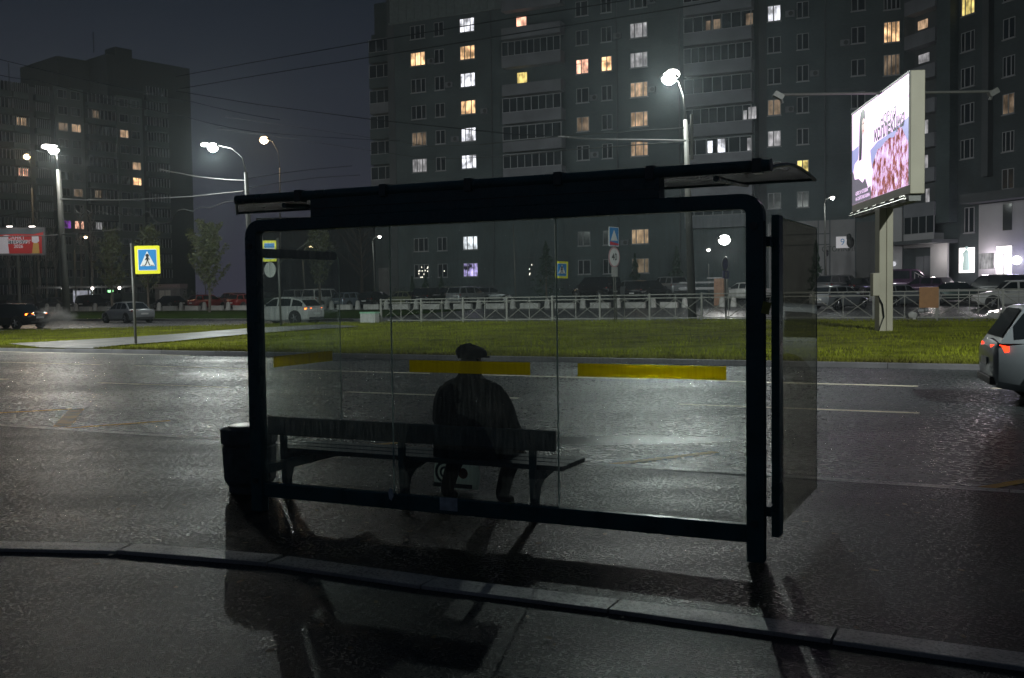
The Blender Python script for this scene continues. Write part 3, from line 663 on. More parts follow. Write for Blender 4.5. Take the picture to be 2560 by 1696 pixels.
# local frame: x along the bench (to the right), y towards the road, z up from the platform
mn = thing('person', 'old man in a flat cap and dark coat sitting on the bench, back to us', 'person', W(-3.70, 6.86, PZ), -TH)
V = []; Ed = []; Rd = []
def sv(p, r, par=None):
    V.append(p); Rd.append(r)
    if par is not None: Ed.append((par, len(V)-1))
    return len(V)-1
pel = sv((0, .02, .50), (.15, .12)); sp1 = sv((-.01, -.02, .66), (.145, .11), pel); sp2 = sv((-.02, -.02, .82), (.155, .115), sp1); sp3 = sv((-.035, .03, .93), (.12, .09), sp2)
nk = sv((-.05, .07, 1.01), .058, sp3); hd = sv((-.055, .11, 1.09), (.082, .088), nk); ht = sv((-.055, .115, 1.17), (.078, .09), hd)
hands = []
for sd in (-1, 1):
    shd = sv((sd*.185-.03, .03, .925), .066, sp3)
    el = sv((sd*.315, .08, .66) if sd > 0 else (-.315, .07, .65), .048, shd)
    wr = sv((sd*.23, .34, .53), .030, el); pm = sv((sd*.205, .40, .515), (.036, .018), wr)
    for k in range(4):
        dx = (k-1.5)*.019; l = (.034, .040, .037, .028)[k]
        f1 = sv((sd*.20+dx, .445, .515), .0088, pm); f2 = sv((sd*.20+dx, .445+l*.8, .50), .0082, f1); sv((sd*.20+dx*1.02, .45+l*1.05, .475), .0072, f2)
    t1 = sv((sd*.20-sd*.042, .415, .51), .0100, pm); sv((sd*.20-sd*.055, .445, .50), .0085, t1)
    hp = sv((sd*.11, .06, .475), .095, pel); kne = sv((sd*.235+(-.05 if sd < 0 else -.02), .40, .42), .080, hp)
    x0 = -.285 if sd < 0 else .20
    mid = sv((x0, .20, .26), .066, kne); ank = sv((x0, .10, .09), .058, mid); sv((x0, .14, .045), .046, ank); sv((x0+.01*sd, .26, .035), .036, len(V)-1)
body = skin_obj('body', V, Ed, Rd, 'trous', mn)
body.data.materials.clear(); body.data.materials.append(M['trous'])
# head with a face, above the collar
mb = MB(); c = Vector((-.055, .115, 1.085))
mb.ball(c, .1, 20, (.80, .95, 1.22)); mb.ball(c+Vector((0, .095, -.01)), .018, 8, (.8, 1.2, 1.6))
for sd in (-1, 1): mb.ball(c+Vector((sd*.082, .0, -.005)), .022, 8, (.4, .8, 1.4))
mb.ball(c+Vector((0, .06, -.085)), .04, 10, (1, .9, .7))
head = mb.build('head', 'skin', mn, smooth=True, world=False)
mb = MB()
for sd in (-1, 1): mb.ball(c+Vector((sd*.032, .086, .018)), .011, 8)
mb.build('eyes', 'sk', head, world=False, smooth=True)
mb = MB(); mb.ball(c+Vector((0, .088, -.052)), .022, 10, (1.1, .35, .22)); mb.build('mouth', 'sr', head, world=False, smooth=True)
mb = MB(); mb.ball(c+Vector((0, -.020, .0)), .098, 16, (.84, .88, 1.0)); mb.build('hair', 'hair', head, world=False, smooth=True)
# coat: torso rings (cx, cy, z, half width, half depth), sloping shoulders; sleeves; collar
rings = [(0, .02, .345, .30, .20), (0, .02, .40, .335, .225), (-.01, .02, .50, .32, .21), (-.01, .0, .60, .295, .19), (-.015, -.015, .70, .285, .18), (-.02, -.02, .80, .275, .172), (-.022, -.01, .87, .272, .158), (-.026, .01, .925, .243, .135), (-.032, .035, .965, .172, .112), (-.04, .055, 1.0, .105, .095), (-.048, .07, 1.03, .084, .083), (-.05, .075, 1.062, .080, .080)]
mb = MB(); n = 28; vs = []; fs = []
for i, (cx, cy, z, a, b) in enumerate(rings):
    for k in range(n):
        t = 2*math.pi*k/n; ex = .80
        x = math.copysign(abs(math.cos(t))**ex, math.cos(t))*a; y = math.copysign(abs(math.sin(t))**ex, math.sin(t))*b
        f = 1+.018*math.sin(5*t+z*21)*(.4+.6*(z < .85))
        vs.append((cx+x*f, cy+y*f, z+(.012*math.sin(3*t) if i < 2 else 0)))
for i in range(len(rings)-1):
    for k in range(n): q = (k+1) % n; fs.append((i*n+k, i*n+q, (i+1)*n+q, (i+1)*n+k))
fs.append(tuple(range(n))[::-1]); mb.add(vs, fs)
coat = mb.build('coat', 'coat', mn, world=False, smooth=True)
coat.scale = (.955, 1, 1); sb = coat.modifiers.new('sub', 'SUBSURF'); sb.levels = 1; sb.render_levels = 1
def sleeve(pts, rr):
    mb = MB(); mb.tube(pts, rr, 14); o = mb.build('sleeve', 'coat', coat, world=False, smooth=True); q = o.modifiers.new('sub', 'SUBSURF'); q.levels = 1; q.render_levels = 1
sleeve([(-.20, .015, .915), (-.262, .03, .85), (-.305, .045, .76), (-.335, .06, .66), (-.325, .13, .58), (-.24, .30, .52)], [.078, .082, .076, .078, .070, .050])
sleeve([(.120, .02, .93), (.200, .025, .89), (.262, .03, .80), (.305, .04, .70), (.330, .06, .60), (.33, .15, .56), (.24, .31, .52)], [.072, .084, .084, .084, .078, .068, .050])
mb = MB(); mb.tube([(-.135+.0, .075, 1.035), (-.05, -.012, 1.048), (.035, .075, 1.035), (-.05, .155, 1.0), (-.135, .075, 1.035)], .024, 8); mb.build('collar', 'coat', coat, world=False, smooth=True)
# flat cap: low dome leaning forward, small peak
mb = MB(); n = 24; prof = [(.0, .098, .112, 0, .0), (.018, .114, .132, 0, .0), (.040, .120, .140, 0, .008), (.062, .110, .130, 0, .012), (.082, .088, .105, 0, .016), (.094, .045, .055, 0, .018), (.097, .006, .006, 0, .018)]
vs = []; fs = []
for z, a, b, ox, oy in prof:
    for k in range(n): t = 2*math.pi*k/n; vs.append((-.060+ox+a*math.cos(t)*(1+.03*math.sin(3*t)), .115+oy+b*math.sin(t), 1.145+z+.016*math.cos(t)*-1*(z > .01)))
for i in range(len(prof)-1):
    for k in range(n): q = (k+1) % n; fs.append((i*n+k, i*n+q, (i+1)*n+q, (i+1)*n+k))
fs.append(tuple(range(n))[::-1]); mb.add(vs, fs); cp = mb.build('cap', 'cap', mn, world=False, smooth=True)
mb = MB(); mb.ext([(-.14, .22), (-.155, .25), (-.13, .295), (-.09, .318), (-.05, .325), (-.01, .315), (.02, .29), (.035, .25), (.02, .22)], lambda u, v, w: Vector((u, v, 1.150+w-(v-.2)*.15)), (0, .008)); mb.build('cap_peak', 'cap', cp, world=False)
# carrier bag on the ground between the bench and his feet
bg_ = thing('carrier_bag', 'printed plastic carrier bag standing by the man\'s left leg, beyond the bench', 'bag', W(-4.15, 7.42, PZ), -TH)
mb = MB(); n = 9; vs = []; fs = []
for j in range(7):
    q = j/6
    for i in range(n):
        p = i/(n-1); b = .055*math.sin(p*math.pi)*(1-.5*q)+.012
        vs.append(((p-.5)*(.40+.03*math.sin(q*5)), -b+.006*math.sin(i*2+j), .02+q*.30))
    for i in range(n-1, -1, -1):
        p = i/(n-1); b = .055*math.sin(p*math.pi)*(1-.5*q)+.012
        vs.append(((p-.5)*(.40+.03*math.sin(q*5)), b+.006*math.sin(i*3+j), .02+q*.30))
nn = 2*n
for j in range(6):
    for i in range(nn): k = (i+1) % nn; fs.append((j*nn+i, j*nn+k, (j+1)*nn+k, (j+1)*nn+i))
fs.append(tuple(range(nn))[::-1]); mb.add(vs, fs); mb.build('bag_body', 'bag', bg_, world=False, smooth=True)
def disc(mb, c, r0, r1, y, n=20, a0=0., a1=2*math.pi):
    vs = []; fs = []
    for i in range(n+1):
        a = a0+(a1-a0)*i/n; vs += [(c[0]+r0*math.cos(a), y, c[1]+r0*math.sin(a)), (c[0]+r1*math.cos(a), y, c[1]+r1*math.sin(a))]
    for i in range(n): fs.append((2*i, 2*i+1, 2*i+3, 2*i+2))
    mb.add(vs, fs)
mb = MB(); disc(mb, (-.07, .16), .07, .095, -.075); disc(mb, (-.07, .16), .03, .05, -.075, a0=.8, a1=5.5); mb.box((-.185, -.072, .035), (.185, -.070, .07)); mb.build('bag_print', 'bagart', bg_, world=False)
mb = MB(); disc(mb, (.10, .16), .0, .045, -.071); mb.build('bag_print', 'bagred', bg_, world=False)
mb = MB()
for sx_ in (-.06, .06): mb.tube([(sx_-.03, 0, .32), (sx_-.03, 0, .37), (sx_+.03, 0, .37), (sx_+.03, 0, .32)], .004, 5)
mb.build('bag_handle', 'bag', bg_, world=False)

# ================================================================== fences of the median
TF = 45.; SEC = 2.42; sF = ont(961, 800, TF)[0]
def xfence(name, label, s0, n, t, zf, hgt=1.17):
    root = thing(name, label, 'fence', W(s0, t, zf(s0)), -TH)
    for i in range(n+1):
        s = s0+i*SEC; z = zf(s); mb = MB(); rbox(mb, s-.04, s+.04, t-.04, t+.04, z-.1, z+hgt+.04); p = mb.build('post', 'fence', root)
    for i in range(n):
        a, b = s0+i*SEC+.04, s0+(i+1)*SEC-.04; z = (zf(a)+zf(b))/2; mb = MB()
        for q in (hgt-.02, hgt-.18, .09): rbox(mb, a, b, t-.02, t+.02, z+q-.022, z+q+.022)
        m_s = (a+b)/2; rbox(mb, m_s-.014, m_s+.014, t-.014, t+.014, z+.09, z+hgt-.05)
        for c, d in ((a, m_s), (m_s, b)):
            for e0, e1 in ((.11, hgt-.2), (hgt-.2, .11)): mb.tube([W(c, t, z+e0), W(d, t, z+e1)], .016, 5)
        mb.build('panel', 'fence', root)
    return root
zfe = lambda s: GR(s, TF)-.01
xfence('pedestrian_fence', 'long grey railing with crossed diagonal bars along the far edge of the median', sF, 16, TF-.3, zfe)
# low railing behind it on the right (closely spaced balusters)
root = thing('baluster_fence', 'low railing of short upright balusters beside the parked cars on the right', 'fence', W(-5, 62, G(-5, 62)), -TH)
s0 = ont(2300, 705, 62)[0]
mb = MB()
for q in (.55, 1.0): rbox(mb, s0, s0+14, 61.98, 62.02, G(s0, 62)+q-.02+.35, G(s0, 62)+q+.02+.35)
mb.build('rail', 'fence', root)
for i in range(15):
    mb = MB(); rbox(mb, s0+i-.025, s0+i+.025, 61.97, 62.03, G(s0, 62), G(s0, 62)+1.4); mb.build('baluster', 'fence', root)
mb = MB(); a = ont(2298, 770, 44.6); b = ont(2347, 718, 44.6); rbox(mb, a[0], b[0], 44.60, 44.62, a[2], b[2])
o = mb.build('orange_board', 'orange'); tag(o, 'blank orange-brown board hung on the crossed railing right of the billboard pole', 'board')
mb = MB(); c = ont(2282, 788, 44.5); mb.ball(W(*c), .2, 12, (1, .4, .75)); mb.ball(W(c[0]+.05, c[1], c[2]-.16), .08, 8)
tag(mb.build('plastic_bag', 'block', smooth=True), 'pale plastic bag caught low on the crossed railing under the orange board', 'bag')
mb = MB(); c = ont(2305, 777, 44.5); mb.ball(W(*c), .13, 10, (1.5, .4, .6)); mb.ball(W(c[0]+.16, c[1], c[2]+.02), .09, 8)
tag(mb.build('paper_bundle', 'wframe', smooth=True), 'crumpled paper wrapper caught on the railing just below the orange board', 'litter')
# green-topped box at the left end of the fence
tb = thing('cable_cabinet', 'small utility box with pale green top at the left end of the crossed railing', 'utility box', W(sF-.1, TF-1.2, zfe(sF)), -TH)
mb = MB(); rbox(mb, sF-.55, sF+.35, TF-1.4, TF-1.0, zfe(sF)-.1, zfe(sF)+.48); mb.build('box_body', 'sgrey', tb)
mb = MB(); rbox(mb, sF-.57, sF+.37, TF-1.42, TF-.98, zfe(sF)+.48, zfe(sF)+.56); mb.build('box_lid', mat('green_lid', (.18, .36, .24), .5), tb)

# ================================================================== street lamps
def street_lamp(name, label, px, py, t, basepx, hx, hy, col, E, bulb, r0=.24, r1=.10, group=None, head=.42, arm=True, spot_=True, bracket=()):
    """tapered pole; (hx, hy) is where the lantern hangs at the pole's own depth"""
    s, tt, z = spot(basepx, t); root = thing(name, label, 'street lamp', W(s, t, z), -TH, group)
    top = ont(px, py, t); hd_ = ont(hx, hy, t)
    mb = MB(); mb.tube([W(s, t, z-.1), W(top[0], t, top[2])], [r0, r1], 14); mb.build('pole', 'pole' if r0 > .12 else 'mpole', root, smooth=True)
    a = Vector((top[0], t, top[2])); b = Vector((hd_[0], t, hd_[2]))
    if arm:
        up_ = abs(b.z-a.z)
        P = [a+(b-a)*0, Vector((a.x+(b.x-a.x)*.10, t, a.z+(b.z-a.z)*.55)), Vector((a.x+(b.x-a.x)*.40, t, a.z+(b.z-a.z)*.90)), Vector((b.x-(b.x-a.x)*.18, t, b.z+.10))]
        mb = MB(); mb.tube([W(*p) for p in P], [r1*.6, .045, .04, .035], 8); mb.build('arm', 'mpole', root, smooth=True)
    c = W(b.x, t, b.z); mb = MB(); mb.ball(c+Vector((0, 0, .09)), head, 14, (1.15, .62, .30)); ln = mb.build('lantern', 'mpole', root, smooth=True)
    mb = MB(); mb.ball(c, head*.82, 18, (1.05, .95, .85)); le = mb.build('lens', bulb, ln, smooth=True)  # ball oversized so the lamp's glare is part of its shape
    if E: light('POINT', root, c+Vector((0, 0, -head*.98)), E*LP*.8, col, .16)
    return root
WH = (.92, 1., .955)
LA = street_lamp('street_lamp', 'tall concrete lamp post on the far left with a white head and an added ghost of its glare', 146, 425, 56, 166, 134, 374, (.98, .97, .90), 27000, 'bulbW', .30, .16, head=.50)
h2 = ont(116, 367, 57.2); mb = MB(); mb.ball(W(*h2), .42, 12, (1, .6, .5)); mb.build('lens', M['bulbS'], LA, smooth=True)  # added glowing ball: ghost image of the same lamp, no second head
LB = street_lamp('street_lamp', 'white lamp post standing just left of the shelter roof against open sky', 615, 432, 56.5, 633, 532, 369, WH, 30000, 'bulbW', .26, .13, head=.46)
def near_lamp(label, s, t, aim, E):
    root = thing('street_lamp', label, 'street lamp', W(s, t, 0), -TH); mb = MB(); mb.tube([W(s, t, 0), W(s, t, 10.6)], [.2, .1], 12); mb.build('pole', 'pole', root, smooth=True)
    mb = MB(); mb.tube([W(s, t, 10.5), W(s, t+.5, 11.2), W(s, t+1.6, 11.4)], .05, 8); mb.build('arm', 'mpole', root, smooth=True)
    c = W(s, t+1.8, 11.3); mb = MB(); mb.ball(c+Vector((0, 0, .08)), .35, 14, (1, 1.2, .3)); ln = mb.build('lantern', 'mpole', root, smooth=True); mb = MB(); mb.ball(c, .28, 14, (1, 1.2, .3)); mb.build('lens', 'bulbS', ln, smooth=True)
    d = (W(*aim)-c).normalized(); o = light('SPOT', root, c+Vector((0, 0, -.2)), E*.95, WH, .25, ang=86, blend=1.)
    o.rotation_euler = (Matrix.Rotation(TH, 3, 'Z') @ d.to_track_quat('-Z', 'Y').to_matrix()).to_euler()
near_lamp('near-side lamp post beyond the right edge of the frame', 10., 10.2, (-9, 35, 0), 38000)
near_lamp('near-side lamp post beyond the left edge of the frame', -31., 10.2, (-30, 36, 0), 42000)
h2 = ont(512, 362, 57.5); mb = MB(); mb.ball(W(*h2), .32, 12, (1, .6, .5)); mb.build('lens', M['bulbS'], LB, smooth=True)
LC = street_lamp('street_lamp', 'tall lamp post with the largest white glare, in front of the main block', 1714, 300, 54., 1731, 1672, 196, WH, 38000, 'bulbW', .24, .12, head=.48)
h2 = ont(1682, 186, 54.6); mb = MB(); mb.ball(W(*h2), .40, 12, (1, .7, .7)); mb.build('lens', M['bulbW'], LC, smooth=True)
mb = MB(); c_ = ont(1722, 330, 54.); mb.tube([W(c_[0]+.16, 54, c_[2]-1.5), W(c_[0]+.16, 54, c_[2]+.9)], .09, 10); mb.build('conduit', 'pole', LC)
street_lamp('street_lamp', 'orange sodium lamp with a second faint head at the far left', 80, 470, 80, 88, 67, 392, (1., .66, .34), 9000, 'bulbO', .16, .09, head=.42)
street_lamp('hanging_lamp', 'single warm lamp hanging in the sky left of the main block', 700, 420, 95, 700, 660, 350.5, (1., .72, .42), 5000, 'bulbO', .12, .08, head=.62)
PARK = [(186, 625, 84, 190, 214, 593, 'orange-white park lamp between the left lamp post and the crossing sign', 'bulbO', 900),
        (508, 628, 84, 516, 534, 597, 'warm park lamp glowing inside the leafy poplar on the left', 'bulbO', 900),
        (756, 645, 84, 765, 778, 617, 'warm park lamp seen through the left side pane of the shelter', 'bulbO', 700),
        (931, 604, 84, 940, 949, 592, 'slim white lamp at the left end of the main block', 'bulbS', 900),
        (2061, 508, 84, 2066, 2081, 494.5, 'slim white lamp between the shelter and the billboard', 'bulbS', 1300)]
for (px, py, t, bx, hx, hy, lb, bu, E_) in PARK:
    street_lamp('park_lamp', lb, px, py, t, bx, hx, hy, WH if bu == 'bulbS' else (1., .74, .45), E_, bu, .075, .05, 'small park lamps beyond the second road', head=.22, arm=True)
street_lamp('park_lamp', 'plain dark lamp pole standing behind the middle of the railing', 1283, 560, 78, 1290, 1283, 545, WH, 0, 'sgrey', .07, .05, 'small park lamps beyond the second road', head=.12, arm=False)
street_lamp('forecourt_lamp', 'dazzling low lamp seen through the right end of the shelter glass', 1813, 640, 70, 1822, 1811, 600, (1., .92, .90), 9000, 'bulbW', .08, .06, head=.50, arm=False, spot_=False)
street_lamp('park_lamp', 'small round lamp close left of the dazzling low one', 1771, 660, 82, 1773, 1771, 625, WH, 300, 'bulbS', .05, .04, 'small park lamps beyond the second road', head=.20, arm=False)

# ================================================================== road signs
def sign_root(name, label, basepx, t, z=None, lean=0, top=None, r=.035, pm='mpole'):
    s, _, zz = spot(basepx, t); z = zz if z is None else z
    root = thing(name, label, 'road sign', W(s, t, z), 0); tp = top
    mb = MB(); mb.tube([W(s, t, z-.1), W(tp[0], t, tp[2])], r, 10); mb.build('pole', pm, root, smooth=True); return root
def plane_fn(c, yaw, roll=0.):     # c world centre; yaw: facing direction turned from the camera; u right, v up, w towards viewer
    ca, sa = math.cos(yaw), math.sin(yaw); cr_, sr = math.cos(roll), math.sin(roll)
    def f(u, v, w):
        u2 = u*cr_-v*sr; v2 = u*sr+v*cr_
        return Vector((c.x+u2*ca+w*sa, c.y+u2*sa-w*ca, c.z+v2))
    return f
def rect(a, b): return [(-a, -b), (a, -b), (a, b), (-a, b)]
def rrect(a, b, r, n=4):
    out = []
    for cx, cy, a0 in ((a-r, -b+r, -90), (a-r, b-r, 0), (-a+r, b-r, 90), (-a+r, -b+r, 180)):
        out += [(cx+r*math.cos(R(a0+90*i/n)), cy+r*math.sin(R(a0+90*i/n))) for i in range(n+1)]
    return out
def circ(r, n=28): return [(r*math.cos(2*math.pi*i/n), r*math.sin(2*math.pi*i/n)) for i in range(n)]
def crossing_face(fn, root, h, yel=True, flip=1, plate='sign_plate'):
    a = h*.5*.86 if yel else h*.45; b = h*.5
    mb = MB(); mb.ext(rrect(a, b, .03), fn, (-.02, 0)); p = mb.build(plate, 'sy' if yel else 'sw', root)
    k = .76 if yel else .93; mb = MB(); mb.ext(rrect(a*k, b*k, .03), fn, (.001, .004)); mb.build('sign_border', 'sw', p)
    mb = MB(); mb.ext(rrect(a*k*.93, b*k*.94, .02), fn, (.005, .008)); mb.build('sign_field', 'sb', p)
    T = lambda P: [(u*a*k*flip, v*b*k) for u, v in P]
    mb = MB(); mb.ext(T([(-.78, -.58), (.78, -.58), (0, .82)]), fn, (.009, .012)); mb.build('sign_triangle', 'sw', p)
    mb = MB(); g = lambda P: mb.ext(T(P), fn, (.013, .016))
    mb.ext([(u+.0*a*flip, v+.40*b*k) for u, v in circ(.075*h*.8, 12)], fn, (.013, .016))
    g([(-.08, .26), (.08, .26), (.12, .0), (.05, -.10), (-.06, -.10), (-.12, .05)])
    g([(-.10, .24), (-.04, .20), (-.20, -.04), (-.28, .00)]); g([(.08, .22), (.12, .24), (.26, .04), (.20, -.02)])
    g([(-.06, -.08), (.02, -.06), (-.18, -.52), (-.28, -.50)]); g([(.0, -.08), (.08, -.08), (.28, -.52), (.18, -.54)])
    for x in (-.50, -.34, .38, .55): g([(x-.05, -.56), (x+.04, -.56), (x+.08, -.48), (x-.01, -.48)])
    mb.build('sign_symbol', 'sk', p)
    return p
tp = ont(329, 610, 26.5); s1 = pg(340, 862)
sg = thing('crossing_sign', 'yellow-edged blue pedestrian crossing sign left of the shelter', 'road sign', W(s1[0], s1[1], GR(s1[0], s1[1])))
tq = ont(328, 608, s1[1]); mb = MB(); mb.tube([W(s1[0], s1[1], GR(s1[0], s1[1])-.1), W(tq[0], s1[1], tq[2])], .045, 10); mb.build('pole', 'mpole', sg, smooth=True)
cc = ont(368.5, 650, s1[1]-.08); pp = W(*cc); D_ = pp.y; hh_ = 70/2560*D_
crossing_face(plane_fn(pp, R(8), R(.6)), sg, hh_)
# crossing sign seen through the middle of the glass
s2, t2, z2 = spot(1404, 44.)
t2 = 50.; s2 = ont(1392, 700, t2)[0]; sg = thing('crossing_sign', 'small tilted yellow-edged crossing sign seen through the middle shelter pane', 'road sign', W(s2, t2, 0))
tq = ont(1387, 560, t2); mb = MB(); mb.tube([W(s2, t2, -.1), W(tq[0], t2, tq[2])], .04, 8); mb.build('pole', 'mpole', sg, smooth=True)
pp = W(*ont(1404.5, 675, t2-.1)); crossing_face(plane_fn(pp, R(28), R(-2)), sg, 42/2560*pp.y)
# warning post: speed bump / 40 / plate
t3 = 44.2; s3 = ont(1537, 795, t3)[0]; z3 = GR(s3, t3)
sg = thing('speed_sign_post', 'post carrying a blue sign, a round 40 sign and a small plate', 'road sign', W(s3, t3, z3))
tq = ont(1530, 572, t3)
mb = MB()
for dx in (0, .09): mb.tube([W(s3+dx, t3, z3-.1), W(tq[0]+dx, t3, tq[2])], .028, 8)
mb.build('pole', 'mpole', sg, smooth=True)
sc_ = lambda x, y: W(*ont(x, y, t3-.12)); k3 = sc_(1535, 700).y/2560
fn = plane_fn(sc_(1535, 592), R(52)); mb = MB(); w_, h_ = .42, 24*k3
mb.ext(rrect(w_, h_, .04), fn, (-.02, 0)); p = mb.build('bump_plate', 'sw', sg)
mb = MB(); mb.ext(rrect(w_*.9, h_*.93, .03), fn, (.001, .005)); mb.build('sign_field', 'sb', p)
mb = MB(); mb.ext([(-.30, -.42*h_), (.30, -.42*h_), (0, .72*h_)], fn, (.006, .010)); mb.build('sign_triangle', 'sw', p)
mb = MB(); mb.ext([(-.36, -.50*h_), (.36, -.72*h_), (.36, -.9*h_), (-.36, -.86*h_)], fn, (.011, .015)); mb.build('red_strip', 'sr', p)
fn = plane_fn(sc_(1536, 643.5), R(52)); mb = MB(); mb.ext(circ(.47), fn, (-.02, 0)); p = mb.build('speed_plate', mat('sign_red_faded', (.40, .22, .24), .5), sg)
mb = MB(); mb.ext(circ(.40), fn, (.001, .005)); mb.build('sign_field', 'sw', p)
text_mb('40', .46, fn, depth=.008, bold=.006).build('sign_number', 'sk', p)
fn = plane_fn(sc_(1537, 680), R(52)); mb = MB(); mb.ext(rect(.24, .22), fn, (-.02, 0)); mb.build('small_plate', 'sgrey', sg)
# post right, with round and square plates near the dazzling lamp
t4 = 52.; s4 = ont(1815, 780, t4)[0]
sg = thing('plate_post', 'thin post with a round and a square lilac plate under the dazzling lamp', 'road sign', W(s4, t4, 0))
tq = ont(1812, 640, t4); mb = MB(); mb.tube([W(s4, t4, -.1), W(tq[0], t4, tq[2])], .045, 8); mb.build('pole', 'mpole', sg, smooth=True)
sc_ = lambda x, y: W(*ont(x, y, t4-.12)); ml_ = mat('lilac_plate', (.30, .28, .50), .4)
fn = plane_fn(sc_(1813, 661), R(50)); mb = MB(); mb.ext(circ(.34), fn, (-.02, 0)); p = mb.build('round_plate', 'sgrey', sg); mb = MB(); mb.ext(circ(.27), fn, (.001, .004)); mb.build('sign_field', ml_, p)
fn = plane_fn(sc_(1815, 687), R(50)); mb = MB(); mb.ext(rect(.30, .20), fn, (-.02, 0)); p = mb.build('square_plate', ml_, sg); mb = MB(); mb.ext(rect(.10, .14), fn, (.001, .004)); mb.build('sign_field', 'sw', p)
# bus stop sign and round sign back, seen through the left side pane
t5 = 40.; q5 = ont(702, 806, t5); s5 = q5[0]; z5 = GR(s5, t5)
sg = thing('bus_stop_sign', 'yellow-edged bus stop plate with a round grey sign back below it', 'road sign', W(s5, t5, z5))
tq = ont(694, 596, t5); mb = MB(); mb.tube([W(s5, t5, z5-.1), W(tq[0], t5, tq[2])], .05, 10); mb.build('pole', 'mpole', sg, smooth=True)
sc_ = lambda x, y: W(*ont(x, y, t5-.1)); k5 = sc_(675, 640).y/2560
fn = plane_fn(sc_(673.5, 628), R(4)); mb = MB(); mb.ext(rrect(17*k5, 26*k5, .03), fn, (-.02, 0)); p = mb.build('sign_plate', 'sy', sg)
mb = MB(); mb.ext(rrect(13*k5, 20*k5, .02), fn, (.001, .004)); mb.build('sign_border', 'sw', p)
mb = MB(); mb.ext([(-12*k5, 8*k5), (12*k5, 8*k5), (12*k5, 19*k5), (-12*k5, 19*k5)], fn, (.005, .008)); mb.ext([(-12*k5, -19*k5), (12*k5, -19*k5), (12*k5, -13*k5), (-12*k5, -13*k5)], fn, (.005, .008)); mb.build('sign_field', 'sb', p)
mb = MB()
for u in (-8, -2, 4, 9): mb.ext([((u-1.2)*k5, -11*k5), ((u+.6)*k5, -11*k5), ((u+2.2)*k5, -4*k5), ((u+.4)*k5, -4*k5)], fn, (.005, .008))
mb.build('sign_symbol', 'sk', p)
fn = plane_fn(sc_(675, 675), R(-30)); mb = MB(); mb.ext(circ(19*k5), fn, (-.02, 0)); p = mb.build('round_back', 'sgrey', sg); mb = MB(); mb.ext(rect(.5*k5, 18*k5), fn, (.001, .01)); mb.build('back_seam', 'black', p)
mb = MB(); mb.tube([sc_(690, 664), sc_(770, 605)], .018, 6); mb.build('slant_rod', 'mpole', sg)  # thin rod slanting from the sign pole towards the upper right

# ================================================================== digital billboard (right)
Nn = pix(2275, 340, 30.3); Ff = pix(2130, 400, 37.7); Nn.z = Ff.z = 0
base = gnd(2210, 830, .30); dirF = (Ff-Nn).normalized(); nrm = Vector((-dirF.y, dirF.x, 0))     # towards the left of the picture
if nrm.x > 0: nrm = -nrm
bb = thing('digital_billboard', 'glowing digital billboard with a fashion advert, on a thick pole in the grass', 'billboard', (base.x, base.y, GR(*st(base)[:2])))
zt = pix(2275, 176, 30.3).z; zb = pix(2278, 500, 30.3).z; LN = (Ff-Nn).length
bx = lambda u, v, w: Vector((Nn.x+dirF.x*u+nrm.x*w, Nn.y+dirF.y*u+nrm.y*w, v))      # u along from near edge, w out of the face
mb = MB(); mb.box((-.02, -.42, zb+.18), (LN+.02, -.005, zt), lambda p: bx(p[0], p[2], p[1])); mb.build('cabinet', 'cab', bb, bevel=.02)
mb = MB()
for u in (0, LN-.05): mb.box((u, -.005, zb+.45), (u+.05, .03, zt), lambda p: bx(p[0], p[2], p[1]))
mb.box((.05, -.005, zt-.06), (LN-.05, .03, zt), lambda p: bx(p[0], p[2], p[1])); mb.build('screen_frame', 'mpole', bb)
mb = MB(); mb.box((.15, -.36, zb-.02), (LN-.2, -.02, zb+.17), lambda p: bx(p[0], p[2], p[1])); sk_ = mb.build('service_ledge', 'mpole', bb)
mb = MB()
for i in range(7): mb.tube([bx(.3+i*1.1, zb+.14, .06), bx(.8+i*1.1, zb+.14, .06)], .03, 6)
mb.tube([bx(.1, zb+.05, .10), bx(LN-.1, zb+.05, .10)], .025, 6); mb.build('ledge_rail', 'steel', sk_)
z0, z1 = zb+.45, zt-.06; H_ = z1-z0
sf = lambda u, v, w: bx(.05+(LN-.10)*(1-u), z0+H_*v, w)      # u 0 = far (left in the picture) .. 1 near
def poly_on(P, m, w, name='screen_art', par=None): mb = MB(); mb.add([sf(u, v, w) for u, v in P], [tuple(range(len(P)))]); return mb.build(name, m, par or scr)
mb = MB(); mb.add([sf(0, 0, .001), sf(1, 0, .001), sf(1, 1, .001), sf(0, 1, .001)], [(0, 1, 2, 3)]); scr = mb.build('screen', 'scrW', bb)
poly_on([(0, .30), (.0, .60), (.14, .62), (.14, .30)], 'scrB', .006); poly_on([(.36, .30), (.36, .50), (.50, .55), (.75, .56), (1, .62), (1, .30)], 'scrB', .006)
poly_on([(.38, .0), (.40, .16), (.41, .34), (.45, .40), (.50, .47), (.56, .47), (.62, .50), (.70, .52), (.77, .50), (.83, .56), (.88, .57), (.93, .48), (.97, .42), (1., .36), (1., 0.)], 'flow', .008)
poly_on([(0, 0), (0, .36), (.10, .38), (.22, .26), (.30, .22), (.36, .20), (.40, .0)], 'scrG', .007)
poly_on([(.03, .36), (.06, .44), (.13, .47), (.17, .72), (.30, .72), (.36, .52), (.40, .28), (.38, .14), (.33, .12), (.27, .24), (.22, .20), (.14, .26), (.06, .27)], 'scrW', .009)
hair = [(.145, .45), (.155, .86), (.175, .955), (.225, .985), (.262, .95), (.275, .88), (.245, .84), (.212, .80), (.215, .66), (.200, .45)]
poly_on(hair, 'scrK', .010); fc = [(.236+.030*math.cos(a), .79+.090*math.sin(a)) for a in [2*math.pi*i/18 for i in range(18)]]
